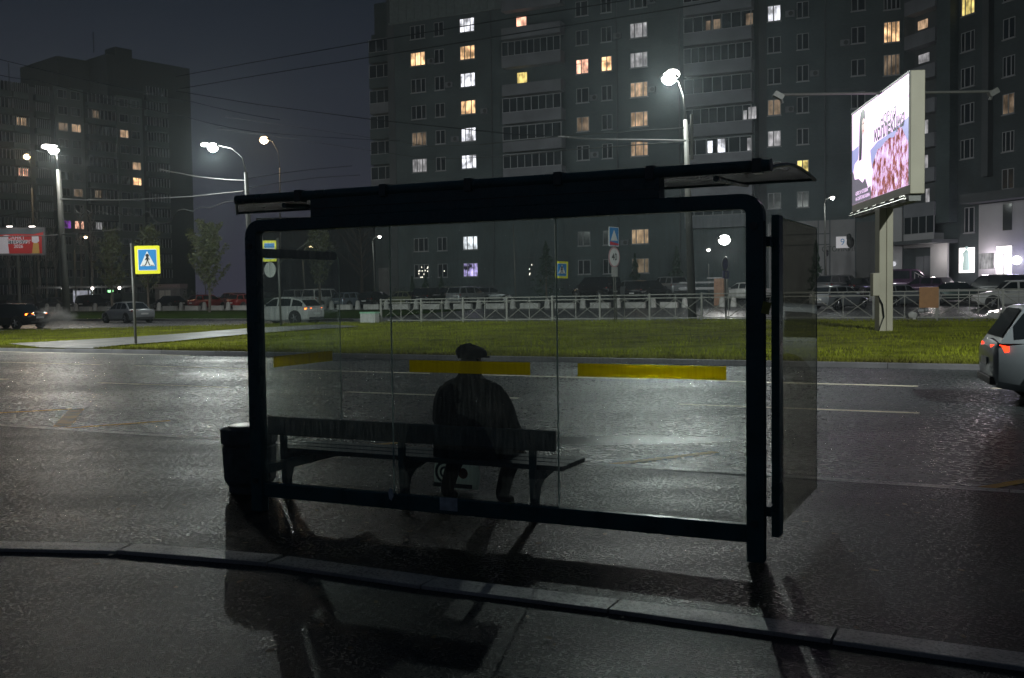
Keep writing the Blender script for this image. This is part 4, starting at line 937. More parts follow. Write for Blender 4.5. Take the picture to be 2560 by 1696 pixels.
poly_on(fc, 'scrS', .012); poly_on([(.232+.010*math.cos(a), .748+.012*math.sin(a)) for a in [2*math.pi*i/10 for i in range(10)]], 'scrR', .014)
mb = MB()
for du in (.212, .240): mb.add([sf(du+.008*math.cos(a), .825+.009*math.sin(a), .014) for a in [2*math.pi*i/8 for i in range(8)]], [tuple(range(8))])
mb.build('screen_art', 'scrK', scr)
tf = lambda cu, cv: (lambda u, v, w: sf(cu+u/(LN-.1), cv+v/H_, w))
text_mb('НОВАЯ', .44, tf(.68, .725), depth=.016, sx=1.25, bold=.016).build('screen_text', 'scrK', scr)
text_mb('КОЛЛЕКЦИЯ', .50, tf(.69, .61), depth=.016, sx=1.16, bold=.028).build('screen_text', 'scrK', scr)
text_mb('АДРЕС И УСЛОВИЯ', .17, tf(.20, .105), depth=.014, sx=1.1).build('screen_text', 'scrW', scr)
text_mb('НА САЙТЕ МАГАЗИНА', .17, tf(.22, .045), depth=.014, sx=1.1).build('screen_text', 'scrW', scr)
mb = MB(); pc_ = base; mb.box((-.23, -.2, GR(*st(base)[:2])-.1), (.0, .22, zb+.0), Matrix.Translation((pc_.x, pc_.y, 0))); mb.box((.0, -.22, GR(*st(base)[:2])-.1), (.21, .20, zb+.0), Matrix.Translation((pc_.x+.003, pc_.y, 0)))
pl = mb.build('pole', 'cab', bb, bevel=.02)
mb = MB(); mb.box((-.48, -.33, 1.18), (-.24, -.06, 1.92), Matrix.Translation((pc_.x, pc_.y, .3))); mb.build('switch_box', 'cab', bb, bevel=.02)
mb = MB(); mb.tube([(pc_.x-.30, pc_.y-.26, 1.5), (pc_.x-.15, pc_.y-.27, 1.2), (pc_.x-.10, pc_.y-.27, .8), (pc_.x-.28, pc_.y-.27, .32)], .02, 6); mb.build('cable', 'wire', bb)
a0 = pix(1948, 237, 34.); a1 = pix(2482, 229, 34.)
mb = MB(); mb.tube([a0, a1], .045, 8); ar = mb.build('light_arm', 'mpole', bb)
for q, d_ in ((a0, 1), (a1, -1)):
    mb = MB(); mb.box((-.16, -.1, -.13), (.16, .1, .05), Matrix.Translation(q) @ Matrix.Rotation(R(30*d_), 4, 'Y')); mb.tube([q, q+Vector((.1*d_, 0, -.28))], .05, 6); mb.build('floodlight', 'mpole', ar)

# ================================================================== city poster (far left)
D6 = 105.; pc = pix(24, 604, D6); fw = 168*D6/2560; fh = 60*D6/2560
cb_ = thing('city_poster', 'red winter festival poster in a pale frame, its print glowing as if lit from above, at the far left', 'billboard', (pc.x+.6, pc.y, G(*st(pc)[:2])))
fn = plane_fn(pc, R(0), R(-.4))
mb = MB(); mb.ext(rect(fw/2+.18, fh/2+.2), fn, (-.25, -.02)); mb.build('poster_frame', 'wframe', cb_)
mb = MB(); mb.ext(rect(fw/2, fh/2), fn, (-.02, 0)); ps = mb.build('poster', 'bred', cb_)
hx = lambda P: [(u*fw/2, v*fh/2) for u, v in P]
def pa(P, m, w): mb = MB(); mb.add([fn(u, v, w) for u, v in hx(P)], [tuple(range(len(P)))]); mb.build('poster_art', m, ps)
pa([(-.3, .55), (.2, .62), (.7, .58), (1, .75), (1, 1), (-.3, 1)], 'bdark', .004); pa([(-.06, -.22), (.52, -.18), (.52, .10), (-.06, .06)], 'bdark', .006)
pa([(.96, -1), (.96, .5), (1, .5), (1, -1)], 'bdark', .005); pa([(-.45, -1), (-.32, .35), (-.12, .52), (-.02, .50), (-.06, .1), (-.02, -1)], 'bwhite', .007)
pa([(.66, -.05), (.66, .45), (.86, .45), (.88, 0), (.78, -.22)], 'bwhite', .007); pa([(.66, -1), (.70, -.15), (.86, -.15), (.88, -1)], 'bgold', .008)
tb_ = lambda cu, cv: (lambda u, v, w: fn(cu*fw/2+u, cv*fh/2+v, w))
text_mb('САНКТ', .52, tb_(.20, .28), depth=.01, bold=.01).build('poster_text', 'bwhite', ps)
text_mb('ПЕТЕРБУРГ', .50, tb_(.23, -.07), depth=.01, bold=.01).build('poster_text', 'bwhite', ps)
text_mb('2026', .48, tb_(.26, -.42), depth=.01, bold=.01).build('poster_text', 'bwhite', ps)
for x in (24, 80):
    q = pix(x, 566, D6-.9); mb = MB(); mb.tube([q+Vector((-.8, .8, .35)), q+Vector((-.2, 0, .25))], .04, 6); mb.box((-.3, -.12, 0), (.3, .12, .18), Matrix.Translation(q)); fl = mb.build('floodlight', 'mpole', cb_)
    mb = MB(); mb.box((-.26, -.10, -.06), (.26, .10, -.005), Matrix.Translation(q)); mb.build('lens', 'headlit', fl)
mb = MB(); mb.tube([(pc.x+.6, pc.y+.4, 0), (pc.x+.6, pc.y+.4, pc.z-fh/2)], .18, 10); mb.build('pole', 'pole', cb_)

# ================================================================== cars
KINDS = {   # length, half width, belt z, roof z, greenhouse side profile (x from rear -1 .. front +1 as fraction of half length, roof fractions), hood z, boot z
 'sedan': dict(L=4.6, hw=.89, belt=.92, roof=1.44, gh=[(-.72, 0), (-.42, .93), (-.10, 1.), (.14, .95), (.46, 0)], hood=.80, boot=.93, r=.32),
 'hatch': dict(L=4.2, hw=.88, belt=.95, roof=1.50, gh=[(-.96, 0), (-.80, .90), (-.30, 1.), (.12, .97), (.50, 0)], hood=.84, boot=.95, r=.32),
 'suv': dict(L=4.6, hw=.93, belt=1.06, roof=1.68, gh=[(-.95, 0), (-.82, .90), (-.40, 1.), (.16, .97), (.46, 0)], hood=.98, boot=1.04, r=.36),
 'coupesuv': dict(L=4.55, hw=.93, belt=1.03, roof=1.60, gh=[(-.94, 0), (-.72, .72), (-.36, .97), (-.05, 1.), (.14, .95), (.50, 0)], hood=.94, boot=1.02, r=.37),
 'van': dict(L=4.8, hw=.95, belt=1.08, roof=1.92, gh=[(-.98, 0), (-.95, .94), (-.5, 1.), (.30, .98), (.66, 0)], hood=1.02, boot=1.08, r=.34)}
def paint(col, rough=.22, met=.5): return mat('car_paint', col, rough, met, var=.08, vs=2, coat=.6)
def car(name, label, cat, s, t, z, heading, kind, pm, lamps=(False, False), group=None, rack=False, front='headoff', tailm='tail', size=1., plate=True):
    K = KINDS[kind]; L = K['L']*size; hw = K['hw']; h = L/2; belt = K['belt']; roof = K['roof']; rr = K['r']
    root = thing(name, label, cat, W(s, t, z), heading-TH, group)
    # lower body: stations along x
    stn = [(-h, .42, K['boot']-.12, .80), (-h*.97, .26, K['boot']-.02, .90), (-h*.80, .20, K['boot'], .97), (-h*.3, .18, belt, 1.), (h*.2, .18, belt, 1.), (h*.5, .19, belt-.01, .985), (h*.72, .20, K['hood']-.02, .96), (h*.93, .24, K['hood']-.14, .88), (h, .36, K['hood']-.26, .74)]
    mb = MB(); vs = []; fs = []
    for x, zb, zt, w in stn:
        a = hw*w; zm = zb+(zt-zb)*.52
        P = [(0, zb), (a*.80, zb), (a*.95, zb+.10), (a, zm), (a*.985, zm+(zt-zm)*.5), (a*.955, zt-.05), (a*.86, zt), (0, zt+.035)]
        for y, q in P: vs.append((x, y, q))
        for y, q in P[-2:0:-1]: vs.append((x, -y, q))
    n = 14
    for i in range(len(stn)-1):
        for k in range(n): q = (k+1) % n; fs.append((i*n+k, (i+1)*n+k, (i+1)*n+q, i*n+q))
    fs.append(tuple(range(n))); fs.append(tuple((len(stn)-1)*n+k for k in range(n))[::-1])
    mb.add(vs, fs)
    # greenhouse hull in body colour
    gh = K['gh']; vs = []; fs = []; ghp = []
    for fx, fz in gh:
        zz = belt-.02+(roof-belt+.02)*fz; w = hw*(.91-.20*fz); x = fx*h
        ghp.append((x, zz, w)); vs += [(x, w, zz), (x, w*.55, zz+.025*fz), (x, -w*.55, zz+.025*fz), (x, -w, zz)]
    base_i = len(gh)*4
    for (x, zz, w) in ghp: vs += [(x, hw*.91, belt-.03), (x, -hw*.91, belt-.03)]
    for i in range(len(gh)-1):
        a = 4*i; b = a+4
        for k in range(3): fs.append((a+k, b+k, b+k+1, a+k+1))
        c = base_i+2*i; d = c+2; fs += [(c, d, b, a), (a+3, b+3, d+1, c+1)]
    mb.add(vs, fs); bd = mb.build('body', pm, root, smooth=True, world=False, bevel=.03, seg=2)
    gy = lambda x, f, side: None
    def hullpt(x, f):      # point on the side glass at longitudinal x, height fraction f of the local hull height
        for (x0, z0, w0), (x1, z1, w1) in zip(ghp, ghp[1:]):
            if x0 <= x <= x1: q = (x-x0)/(x1-x0); zt = z0+(z1-z0)*q; w = w0+(w1-w0)*q; break
        zb = belt+.015; zz = zb+(zt-zb)*f; k = (zz-(belt-.03))/max(.01, (zt-(belt-.03))); return (x, hw*.91+(w-hw*.91)*k, zz)
    xr, xf = ghp[0][0], ghp[-1][0]; i1 = ghp[1][0]; i2 = ghp[-2][0]
    mb = MB()
    cuts = [xr+(i1-xr)*.55, i1+(i2-i1)*.30-.05, i1+(i2-i1)*.34, i1+(i2-i1)*.80-.04, i1+(i2-i1)*.84, xf-(xf-i2)*.30]
    for sd in (1, -1):
        mb = MB()
        for a, b in ((cuts[0], cuts[1]), (cuts[2], cuts[3]), (cuts[4], cuts[5])):
            lowp = [a+(b-a)*i/5 for i in range(6)]; P = [hullpt(x, 0.06) for x in lowp]+[hullpt(x, .86) for x in lowp[::-1]]
            P = [(x, sd*(y+.010), q) for x, y, q in P]; mb.add(P, [tuple(range(12)) if sd > 0 else tuple(range(11, -1, -1))])
        mb.build('side_windows', 'cglass', root, world=False)
    for nm, (A, B), sg_ in (('rear_window', (ghp[0], ghp[1]), -1), ('windscreen', (ghp[-1], ghp[-2]), 1)):
        f0, f1 = .12, .93; P = []
        for f, s_ in ((f0, 1), (f0, -1), (f1, -1), (f1, 1)):
            x = A[0]+(B[0]-A[0])*f; zz = A[1]+(B[1]-A[1])*f; w = (A[2]+(B[2]-A[2])*f)*.88; P.append((x+sg_*.012, s_*w, zz+.018))
        mb = MB(); mb.add(P, [(0, 1, 2, 3)]); mb.build(nm, 'cglass', root, world=False)
    for x in (-h*.60, h*.62):
        for sd in (1, -1):
            mb = MB(); y0 = sd*(hw-.20); y1 = sd*(hw+.012)
            mb.tube([(x, sd*(hw*.90), rr+.02), (x, sd*(hw+.004), rr+.02)], rr+.075, 24); ar = mb.build('wheel_arch', 'black', root, world=False)
            mb = MB(); mb.tube([(x, y0, rr), (x, y1+sd*.02, rr)], rr, 24); wh = mb.build('wheel', 'tyre', root, world=False, bevel=.02)
            mb = MB(); mb.tube([(x, y1+sd*.018, rr), (x, y1+sd*.030, rr)], rr*.30, 10)
            for k in range(5):
                a = k*2*math.pi/5; d = Vector((math.cos(a), 0, math.sin(a))); mb.tube([Vector((x, y1+sd*.024, rr))+d*rr*.1, Vector((x, y1+sd*.024, rr))+d*rr*.66], .032, 5)
            mb.build('rim', 'rim', wh, world=False)
    for sd in (1, -1):
        tz = K['boot']-.17; mb = MB(); P = [(-h*.985-.01, sd*hw*.50, tz), (-h*.99-.01, sd*hw*.50, tz+.11), (-h*.955, sd*hw*.84, tz+.12), (-h*.955, sd*hw*.84, tz-.01), (-h*.90, sd*hw*.93, tz+.10), (-h*.90, sd*hw*.93, tz+.02)]
        P = [(x-.012, y*1.012, q) for x, y, q in P]
        mb.add(P, [(0, 1, 2, 3), (3, 2, 4, 5)]); mb.build('taillight', tailm if lamps[0] else 'tailoff', root, world=False)
        hz = K['hood']-.22; mb = MB(); P = [(h*.975, sd*hw*.42, hz-.06), (h*.965, sd*hw*.42, hz+.05), (h*.925, sd*hw*.76, hz+.09), (h*.935, sd*hw*.78, hz-.05), (h*.78, sd*hw*.93, hz+.13), (h*.80, sd*hw*.93, hz+.06)]
        P = [(x+.03, y*1.012, q) for x, y, q in P]
        mb.add(P, [(0, 1, 2, 3), (3, 2, 4, 5)]); mb.build('headlight', 'headlit' if lamps[1] else front, root, world=False)
        mb = MB(); mx = xf-(xf-i2)*.35; mb.box((mx-.06, sd*hw*.93, belt+.01), (mx+.07, sd*(hw*.93+.20), belt+.13)); mb.build('mirror', pm, root, world=False, bevel=.02)
    if plate:
        mb = MB(); mb.box((-h-.03, -.26, .58), (-h-.015, .26, .69)); mb.build('rear_plate', 'plate', root, world=False)
    mb = MB(); mb.box((-h-.035, -hw*.72, .30), (-h*.96, hw*.72, .42)); mb.build('bumper_trim', 'black', root, world=False, bevel=.02); mb = MB(); mb.box((h*.95, -hw*.66, .28), (h+.02, hw*.66, .44)); mb.build('grille', 'black', root, world=False, bevel=.02)
    if rack:
        mb = MB()
        for sd in (1, -1): mb.tube([(i1+.1, sd*hw*.66, roof+.06), (i2-.1, sd*hw*.66, roof+.06)], .022, 6)
        mb.build('roof_rail', 'steel', root, world=False)
    return root
silver = paint((.19, .20, .21), .3, .35); white = paint((.36, .355, .35), .35, 0.); blackp = paint((.012, .013, .015), .15, .2); redp = paint((.22, .012, .012), .25, .1)
grey = paint((.12, .125, .13), .25, .5); purple = paint((.055, .03, .06), .2, .4); greenp = paint((.02, .04, .035), .2, .4); olive = paint((.10, .11, .06), .3, .2); bluep = paint((.17, .20, .24), .28, .4)
# headings: 0 = along the road to the right, pi = to the left
def carat(x, t, y=745, **k): s, tt, z = spot(x, t, y); return s, t, z
PI = math.pi
def sx_at(x, y, t): return ont(x, y, t)[0]
car('sedan', 'dark sedan with lit tail lamps and exhaust cloud leaving at the far left', 'car', -53.2, 41.5, .02, PI+.05, 'sedan', blackp, (True, False), tailm='tail_hot')
car('sedan', 'silver sedan standing on the second road behind the crossing sign pole', 'car', -54.9, 52., 0., PI-.28, 'sedan', silver, size=1.02)
car('suv', 'white SUV braking with bright tail lamps, seen through the left side pane', 'car', -39.2, 49.4, .03, PI, 'coupesuv', white, (True, False), tailm='tail_hot')
car('taxi', 'white car with a lit headlamp and yellow side band coming out from the right edge', 'car', 1.43, 47.8, .03, PI-.10, 'sedan', white, (False, True))
b_ = bpy.data.objects['taxi']; mb = MB(); mb.box((-1.4, .905, .66), (1.2, .912, .74)); mb.box((-1.4, -.912, .66), (1.2, -.905, .74)); mb.build('side_band', 'orange', b_, world=False)
nc = st(gnd(2600, 985, 0)); car('suv', 'grey hatchback SUV with red tail lamp leaving past the right edge on the near road', 'car', sx_at(2650, 950, 17.6)+1.05, 17.6, 0., .16, 'hatch', paint((.19, .21, .225), .45, .2), (True, False))
PK = 'cars parked beyond the white barriers'
LOTC = [  # x px, t, heading, kind, paint, label
 (72, 84, .3, 'van', grey, 'dark van with a pale roof parked at the far left'),
 (132, 80, PI+.1, 'sedan', grey, 'grey sedan parked side-on behind the left lamp post'),
 (232, 86, 1.8, 'suv', blackp, 'black SUV parked in front of the lit far bus stop'),
 (424, 84, PI-.2, 'sedan', blackp, 'dark low sedan parked in front of the kiosk'),
 (520, 84, 1.3, 'hatch', redp, 'red hatchback showing its rear beneath the leafy poplar'),
 (577, 86, PI/2+1.2, 'suv', paint((.10, .012, .014), .3, .1), 'dark red SUV parked side-on right of the red hatchback'),
 (618, 83, 1.4, 'hatch', redp, 'second red hatchback half behind the left shelter post'),
 (672, 85, 1.2, 'suv', greenp, 'dark car with a pale roof edge parked behind the white SUV'),
 (757, 88, 1.57, 'van', silver, 'silver minibus rear seen just right of the white SUV'),
 (810, 84, 1.5, 'van', white, 'pale van parked with its rear to the barriers, left of the glass edge'),
 (878, 83, 1.45, 'hatch', bluep, 'silver-blue hatchback showing its rear left of the railing end'),
 (943, 84, 1.5, 'hatch', blackp, 'dark hatchback parked above the left end of the railing'),
 (1010, 84, 2.9, 'sedan', olive, 'low olive sedan parked behind the first railing section'),
 (1076, 84, 1.6, 'suv', blackp, 'black SUV with a white plate parked behind the second railing section'),
 (1150, 89, 1.2, 'suv', grey, 'grey SUV with a roof rack standing behind the silver estate'),
 (1172, 82.5, 1.35, 'suv', silver, 'silver car parked rear-on with a bright tail glint, below the violet window'),
 (1226, 85, .5, 'hatch', grey, 'grey estate parked just right of the silver rear-on car'),
 (1490, 85, 2.7, 'van', blackp, 'large black minivan parked left of the 40 sign'),
 (1577, 85, 2.5, 'hatch', silver, 'silver estate parked just right of the 40 sign'),
 (1624, 82.5, 1.2, 'suv', blackp, 'black hatchback overlapping the two silver cars'),
 (1668, 86, 2.4, 'suv', silver, 'bright silver SUV parked just left of the thick lamp post'),
 (1862, 82, 2.8, 'sedan', white, 'white car cut by the right post of the shelter'),
 (2105, 84, 1.0, 'suv', grey, 'grey estate with a dark rear window parked right of the shelter'),
 (2098, 70, 1.05, 'hatch', silver, 'silver hatchback with red tail lamps closest behind the railing, right of the shelter'),
 (2168, 84, .9, 'sedan', blackp, 'black sedan with a bright windscreen pillar left of the billboard pole'),
 (2248, 76, .9, 'hatch', silver, 'silver car with sparkling edges just right of the billboard pole'),
 (2268, 89, .2, 'van', purple, 'long dark van roof behind the silver car at the billboard pole'),
 (2312, 83, 2.6, 'hatch', purple, 'dark purple car above the orange board'),
 (2398, 80, .2, 'sedan', greenp, 'dark green sedan in front of the lit shop window'),
 (2486, 80, 2.9, 'van', blackp, 'black minivan between the green sedan and the white SUV'),
 (2535, 70, PI+.25, 'suv', white, 'white SUV parked at the right edge behind the baluster railing')]
for x, t, hdg, kd, pm, lb in LOTC:
    s, _, z = spot(x, t, 735); car('parked_car', lb, 'car', s, t, z, hdg, kd, pm, group=PK, rack=('rack' in lb))

# ================================================================== barriers: blocks and bollards
gB, gC = 'whitewashed concrete blocks along the car park', 'whitewashed round-topped bollards between the blocks'
def bollard(s, t, z, k, lab):
    mb = MB(); mb.lathe([(.27, 0), (.26, .08), (.21, .42), (.19, .62), (.155, .72), (.08, .79), (.02, .80)], (0, 0, 0), 14)
    o = mb.build('bollard', 'block', None, smooth=True, world=False); o.location = W(s, t, z); o.rotation_euler = (R(k), 0, 0); return tag(o, lab, 'bollard', gC)
bpx = [397.6, 453, 511, 570.5, 634, 702, 762, 829, 894.5, 966, 1040.5, 1118, 1197, 1282, 1368, 1457, 1545, 1633, 1712]
bpr = [118, 146, 190, 238, 284]
S_lab = lambda x: ('left of the crossing sign' if x < 340 else 'between the silver sedan and the shelter post' if x < 612 else 'behind the white SUV' if x < 780 else 'seen through the left part of the back glass' if x < 960 else 'behind the left half of the railing' if x < 1380 else 'behind the right half of the railing, through the glass')
cnt = {}
ORD = ['leftmost', 'second', 'third', 'fourth', 'fifth', 'sixth', 'seventh', 'eighth', 'ninth']
allb = sorted(bpr+bpx)
for i, x in enumerate(allb):
    k = S_lab(x); cnt[k] = cnt.get(k, 0)+1; s, t, z = spot(x, 75, 770); bollard(s, 75, z, rnd.uniform(-3, 3), f'{ORD[cnt[k]-1]} white bollard {k}')
cnt = {}
for a, b in zip(allb, allb[1:]):
    if b-a > 95: continue
    m_ = (a+b)/2; k = S_lab(m_); cnt[k] = cnt.get(k, 0)+1; s, t, z = spot(m_, 74.9, 770); w_ = (ont(b, 770, 75)[0]-ont(a, 770, 75)[0])*.27
    mb = MB(); mb.box((-w_, -.20, 0), (w_, .20, .44)); o = mb.build('barrier_block', 'block', None, world=False, bevel=.02); o.location = W(s, 74.9, z); o.rotation_euler = (0, 0, -TH+R(rnd.uniform(-4, 4))); tag(o, f'{ORD[cnt[k]-1]} low white concrete block {k}', 'barrier', gB)
for x, lab in ((1805, 'white bollard in the bright pool of light by the shelter post'), (1834, 'white bollard beside the white car at the right shelter post')):
    s, t, z = spot(x, 77, 765); bollard(s, 77, z, 0, lab)

# ================================================================== kiosk, far bus stop, barrier post
s, t, z = spot(428, 92, 745); ki = thing('kiosk', 'small grey kiosk with a pale fascia and two posters, left of the poplar', 'kiosk', W(s, t, z), -.15)
mb = MB(); mb.box((-1.55, -.9, 0), (1.55, .9, 2.5)); mb.build('kiosk_body', 'clad' if 0 else mat('kiosk_wall', (.10, .10, .11), .7, var=.2), ki, world=False)
mb = MB(); mb.box((-1.65, -1.0, 2.3), (1.65, .95, 2.85)); kf = mb.build('fascia', mat('kiosk_fascia', (.16, .13, .14), .6), ki, world=False)
text_mb('ШИНОМОНТАЖ', .34, lambda u, v, w: Vector((u, -1.0-w, 2.57+v)), depth=.01).build('fascia_text', mat('fascia_letters', (.30, .22, .23), .5), kf, world=False)
for x in (-1.0, -.25):
    mb = MB(); mb.box((x, -.93, .5), (x+.65, -.905, 2.1)); mb.build('poster', 'sgrey', ki, world=False)
s, t, z = spot(225, 96, 745); fb = thing('far_bus_stop', 'far bus stop roof with three small white lamps behind the parked cars', 'bus shelter', W(s, t, z), -.1)
mb = MB(); mb.box((-7.2, -1., 2.6), (6.8, 1., 2.85)); mb.build('roof', 'panelL', fb, world=False)
for x in (-6.8, -3, -.2, 3.2, 6.5):
    mb = MB(); mb.box((x-.06, -.06, 0), (x+.06, .06, 2.6)); mb.build('post', 'black', fb, world=False)
for x in (-3.05, .95, 4.6):
    mb = MB(); mb.ball((x, -1.1, 2.55), .20, 10); mb.build('lamp', 'bulbS', fb, world=False); light('POINT', fb, (x, -1.2, 2.3), 60, WH, .1, world=False)
mb = MB(); mb.box((-2.8, .9, .6), (-.4, .95, 2.3)); mb.build('lit_poster', mat('lit_poster', (.4, .4, .45), .5, emit=(.6, .6, .75), es=.25, var=.6, vs=2), fb, world=False)
mb = MB(); mb.box((3.0, -1.06, 2.0), (3.7, -1.0, 2.3)); mb.build('green_lamp', 'green', fb, world=False)
s, t, z = spot(1805, 79, 745); gt = thing('gate_booth', 'small brick-red payment post with a white cap near the dazzling lamp', 'payment post', W(s-1, t, z), -TH)
mb = MB(); mb.box((.45, -.3, 0), (1.2, .3, 2.1)); mb.build('booth_body', mat('booth_brown', (.20, .11, .07), .7, var=.2, vs=4), gt, world=False)
mb = MB(); mb.box((-.1, -.35, 2.1), (1.1, .35, 2.2)); mb.build('booth_cap', 'wframe', gt, world=False)
mb = MB(); mb.box((-2.4, -.05, 1.25), (.4, .05, 1.45)); mb.box((-2.4, -.05, 1.75), (.4, .05, 1.88)); mb.build('barrier_arm', 'wframe', gt, world=False)

# ================================================================== trees
def leafcloud(name, pts, m, parent, sz):
    mb = MB(); r = rnd
    vs = []; fs = []
    for p in pts:
        a = r.uniform(0, 6.28); b = r.uniform(-1, 1); q = sz*r.uniform(.6, 1.3); u = Vector((math.cos(a), math.sin(a), b*.6)).normalized()*q; v = Vector((-math.sin(a)*b, math.cos(a)*b, r.uniform(.3, 1))).normalized()*q*.7
        k = len(vs); p = Vector(p); vs += [p-u, p-v*.8, p+u, p+v]; fs.append((k, k+1, k+2, k+3))
    mb.add(vs, fs); return mb.build(name, m, parent, world=False)
def broadleaf(label, x, t, h, wid, nleaf, m='leaves', bark='trunk', cb=.22, leaf=.12, name='poplar_tree', cat='tree', y=760, up=.75, group=None, nb=30):
    s, tt, z = spot(x, t, y); z = z if t > 46 else GR(s, t); root = thing(name, label, cat, W(s, t, z-.05), 0, group); mb = MB(); r = rnd
    tr = [(0, 0, 0)]; 
    for i in range(1, 7): tr.append((tr[-1][0]+r.uniform(-.06, .06), tr[-1][1]+r.uniform(-.06, .06), h*i/6.4))
    mb.tube(tr, [h*.016*(1-i/7.5) for i in range(7)], 7); tips = []
    for k in range(nb):
        q = cb+(1-cb)*(k+.5)/nb*.92; i = min(5, int(q*6.4)); b = Vector(tr[i])+(Vector(tr[i+1])-Vector(tr[i]))*(q*6.4-i if q*6.4-i < 1 else 1)
        a = k*2.4+r.uniform(-.4, .4); ln = wid*(1-abs(q-.42)*1.15)*r.uniform(.75, 1.15); d = Vector((math.cos(a), math.sin(a), up*1.5)).normalized()
        pts = [b]; dd = d.copy()
        for j in range(4): dd = (dd+Vector((r.uniform(-.18, .18), r.uniform(-.18, .18), .16*up))).normalized(); pts.append(pts[-1]+dd*ln/4*(1.25))
        mb.tube(pts, [h*.0045*(1-j/5.5) for j in range(5)], 4); tips.append(pts)
        for j in range(3):
            c = pts[1+j]; d2 = (dd+Vector((r.uniform(-1, 1), r.uniform(-1, 1), r.uniform(-.1, .8)))*.7).normalized(); e2 = c+d2*ln*.38; mb.tube([c, (c+e2)/2+Vector((r.uniform(-.04, .04),)*3), e2], [h*.002, h*.0015, h*.0008], 3); tips.append([c, e2])
    mb.build('trunk', bark, root, world=False)
    if nleaf:
        P = []
        for i in range(nleaf):
            tp = r.choice(tips); j = r.randrange(len(tp)-1); f = r.random()
            p = Vector(tp[j])+(Vector(tp[j+1])-Vector(tp[j]))*f; P.append(p+Vector((r.gauss(0, .10), r.gauss(0, .10), r.gauss(0, .12)))*(h/7))
        leafcloud('crown', P, m, root, leaf)
    return root
broadleaf('thin autumn poplar with sparse leaves right behind the crossing sign pole', 282, 70, 7.6, 2.1, 1500, y=780)
broadleaf('narrow poplar with leaves left on its top, above the crossing sign', 372, 70, 7.9, 2.0, 1400, y=780)
broadleaf('brightest leafy poplar, left of the shelter, with a lamp inside its crown', 524, 68, 7.4, 2.7, 4200, y=780, nb=34)
broadleaf('half-leafed poplar behind the top of the left side pane', 800, 78, 8.6, 2.4, 2200, y=770)
broadleaf('bare treetop rising over the shelter roof beside the main block', 905, 118, 15.5, 3.6, 0, name='bare_tree', y=740, up=.5, nb=44)
gT = 'bare pale-trunked trees of the dark grove at the left'
for i, (x, lab) in enumerate(((24, 'first bare trunk from the left edge'), (50, 'bare trunk under the middle of the poster'), (80, 'bare trunk under the right lamp of the poster'), (101, 'leaning pale trunk right of the poster'), (117, 'thin trunk just left of the big lamp post'), (140, 'trunk close to the left side of the big lamp post'), (232, 'thin trunk midway between lamp post and crossing sign'), (206, 'bare trunk beside the orange-white park lamp'))):
    broadleaf(lab+', in the dark grove', x, 98+i % 3*3, 11+i % 4, 2.6, 0, bark='birch', cb=.42, name='bare_tree', y=745, up=.9, group=gT, nb=22)
def conifer(label, x, t, h, w, y=740):
    s, tt, z = spot(x, t, y); root = thing('conifer', label, 'tree', W(s, t, z-.05)); mb = MB(); mb.tube([(0, 0, 0), (0, 0, h)], [h*.02, .01], 6); mb.build('trunk', 'trunk', root, world=False); P = []
    for i in range(int(900+h*160)):
        q = rnd.random()**.7; a = rnd.uniform(0, 6.28); lay = .75+.25*math.sin(q*h*7); rr = w*(1-q)*lay*rnd.uniform(.35, 1.05)*(1+.15*math.sin(3*a+q*9)); P.append((rr*math.cos(a), rr*math.sin(a), .15+q*h*.98-.12*rr))
    leafcloud('crown', P, 'needles', root, .10)
conifer('small dark cone-shaped fir left of the garland window', 1031, 88, 2.9, .75); conifer('small dark fir under the garland window', 1065, 88, 3.1, .85); conifer('small dark fir right of the garland window', 1104, 88, 2.8, .8)
conifer('large dark spruce left of the small crossing sign', 1366, 86, 5.4, 2.2); conifer('dark spruce close to the thick lamp post, behind the silver cars', 1692, 90, 4.4, 1.3); conifer('low dark fir right of the 40 sign by the wall', 1588, 91, 4.0, 1.0)
conifer('narrow dark fir beside the slim lamp right of the shelter', 2040, 86, 4.4, 1.0)
def bush(label, x, t, w, h, y=740):
    s, tt, z = spot(x, t, y); P = []
    for i in range(700):
        a = rnd.uniform(0, 6.28); q = rnd.random(); rr = w*math.sqrt(rnd.random())*(1+.2*math.sin(3*a+x)); P.append((rr*math.cos(a), rr*.5*math.sin(a), h*q*max(.1, 1-(rr/w)**2*.8)*(1+.15*math.sin(4*a))))
    root = thing('bush', label, 'bush', W(s, t, z-.03), -TH); mb = MB()
    for k in range(6): a = k*1.05; mb.tube([(0, 0, 0), (w*.4*math.cos(a), w*.2*math.sin(a), h*.6)], [.03, .01], 4)
    mb.build('stems', 'trunk', root, world=False); leafcloud('foliage', P, 'bush', root, .11)
bush('low dark bush at the foot of the left end of the main block', 938, 87.5, 1.6, 2.0); bush('round dark bush behind the left railing posts', 998, 88, 1.8, 1.9); bush('dark bush right of the kiosk behind the poplar', 478, 90, 2.2, 2.3); bush('spreading dark bush behind the second railing section', 1118, 90, 1.9, 2.2)

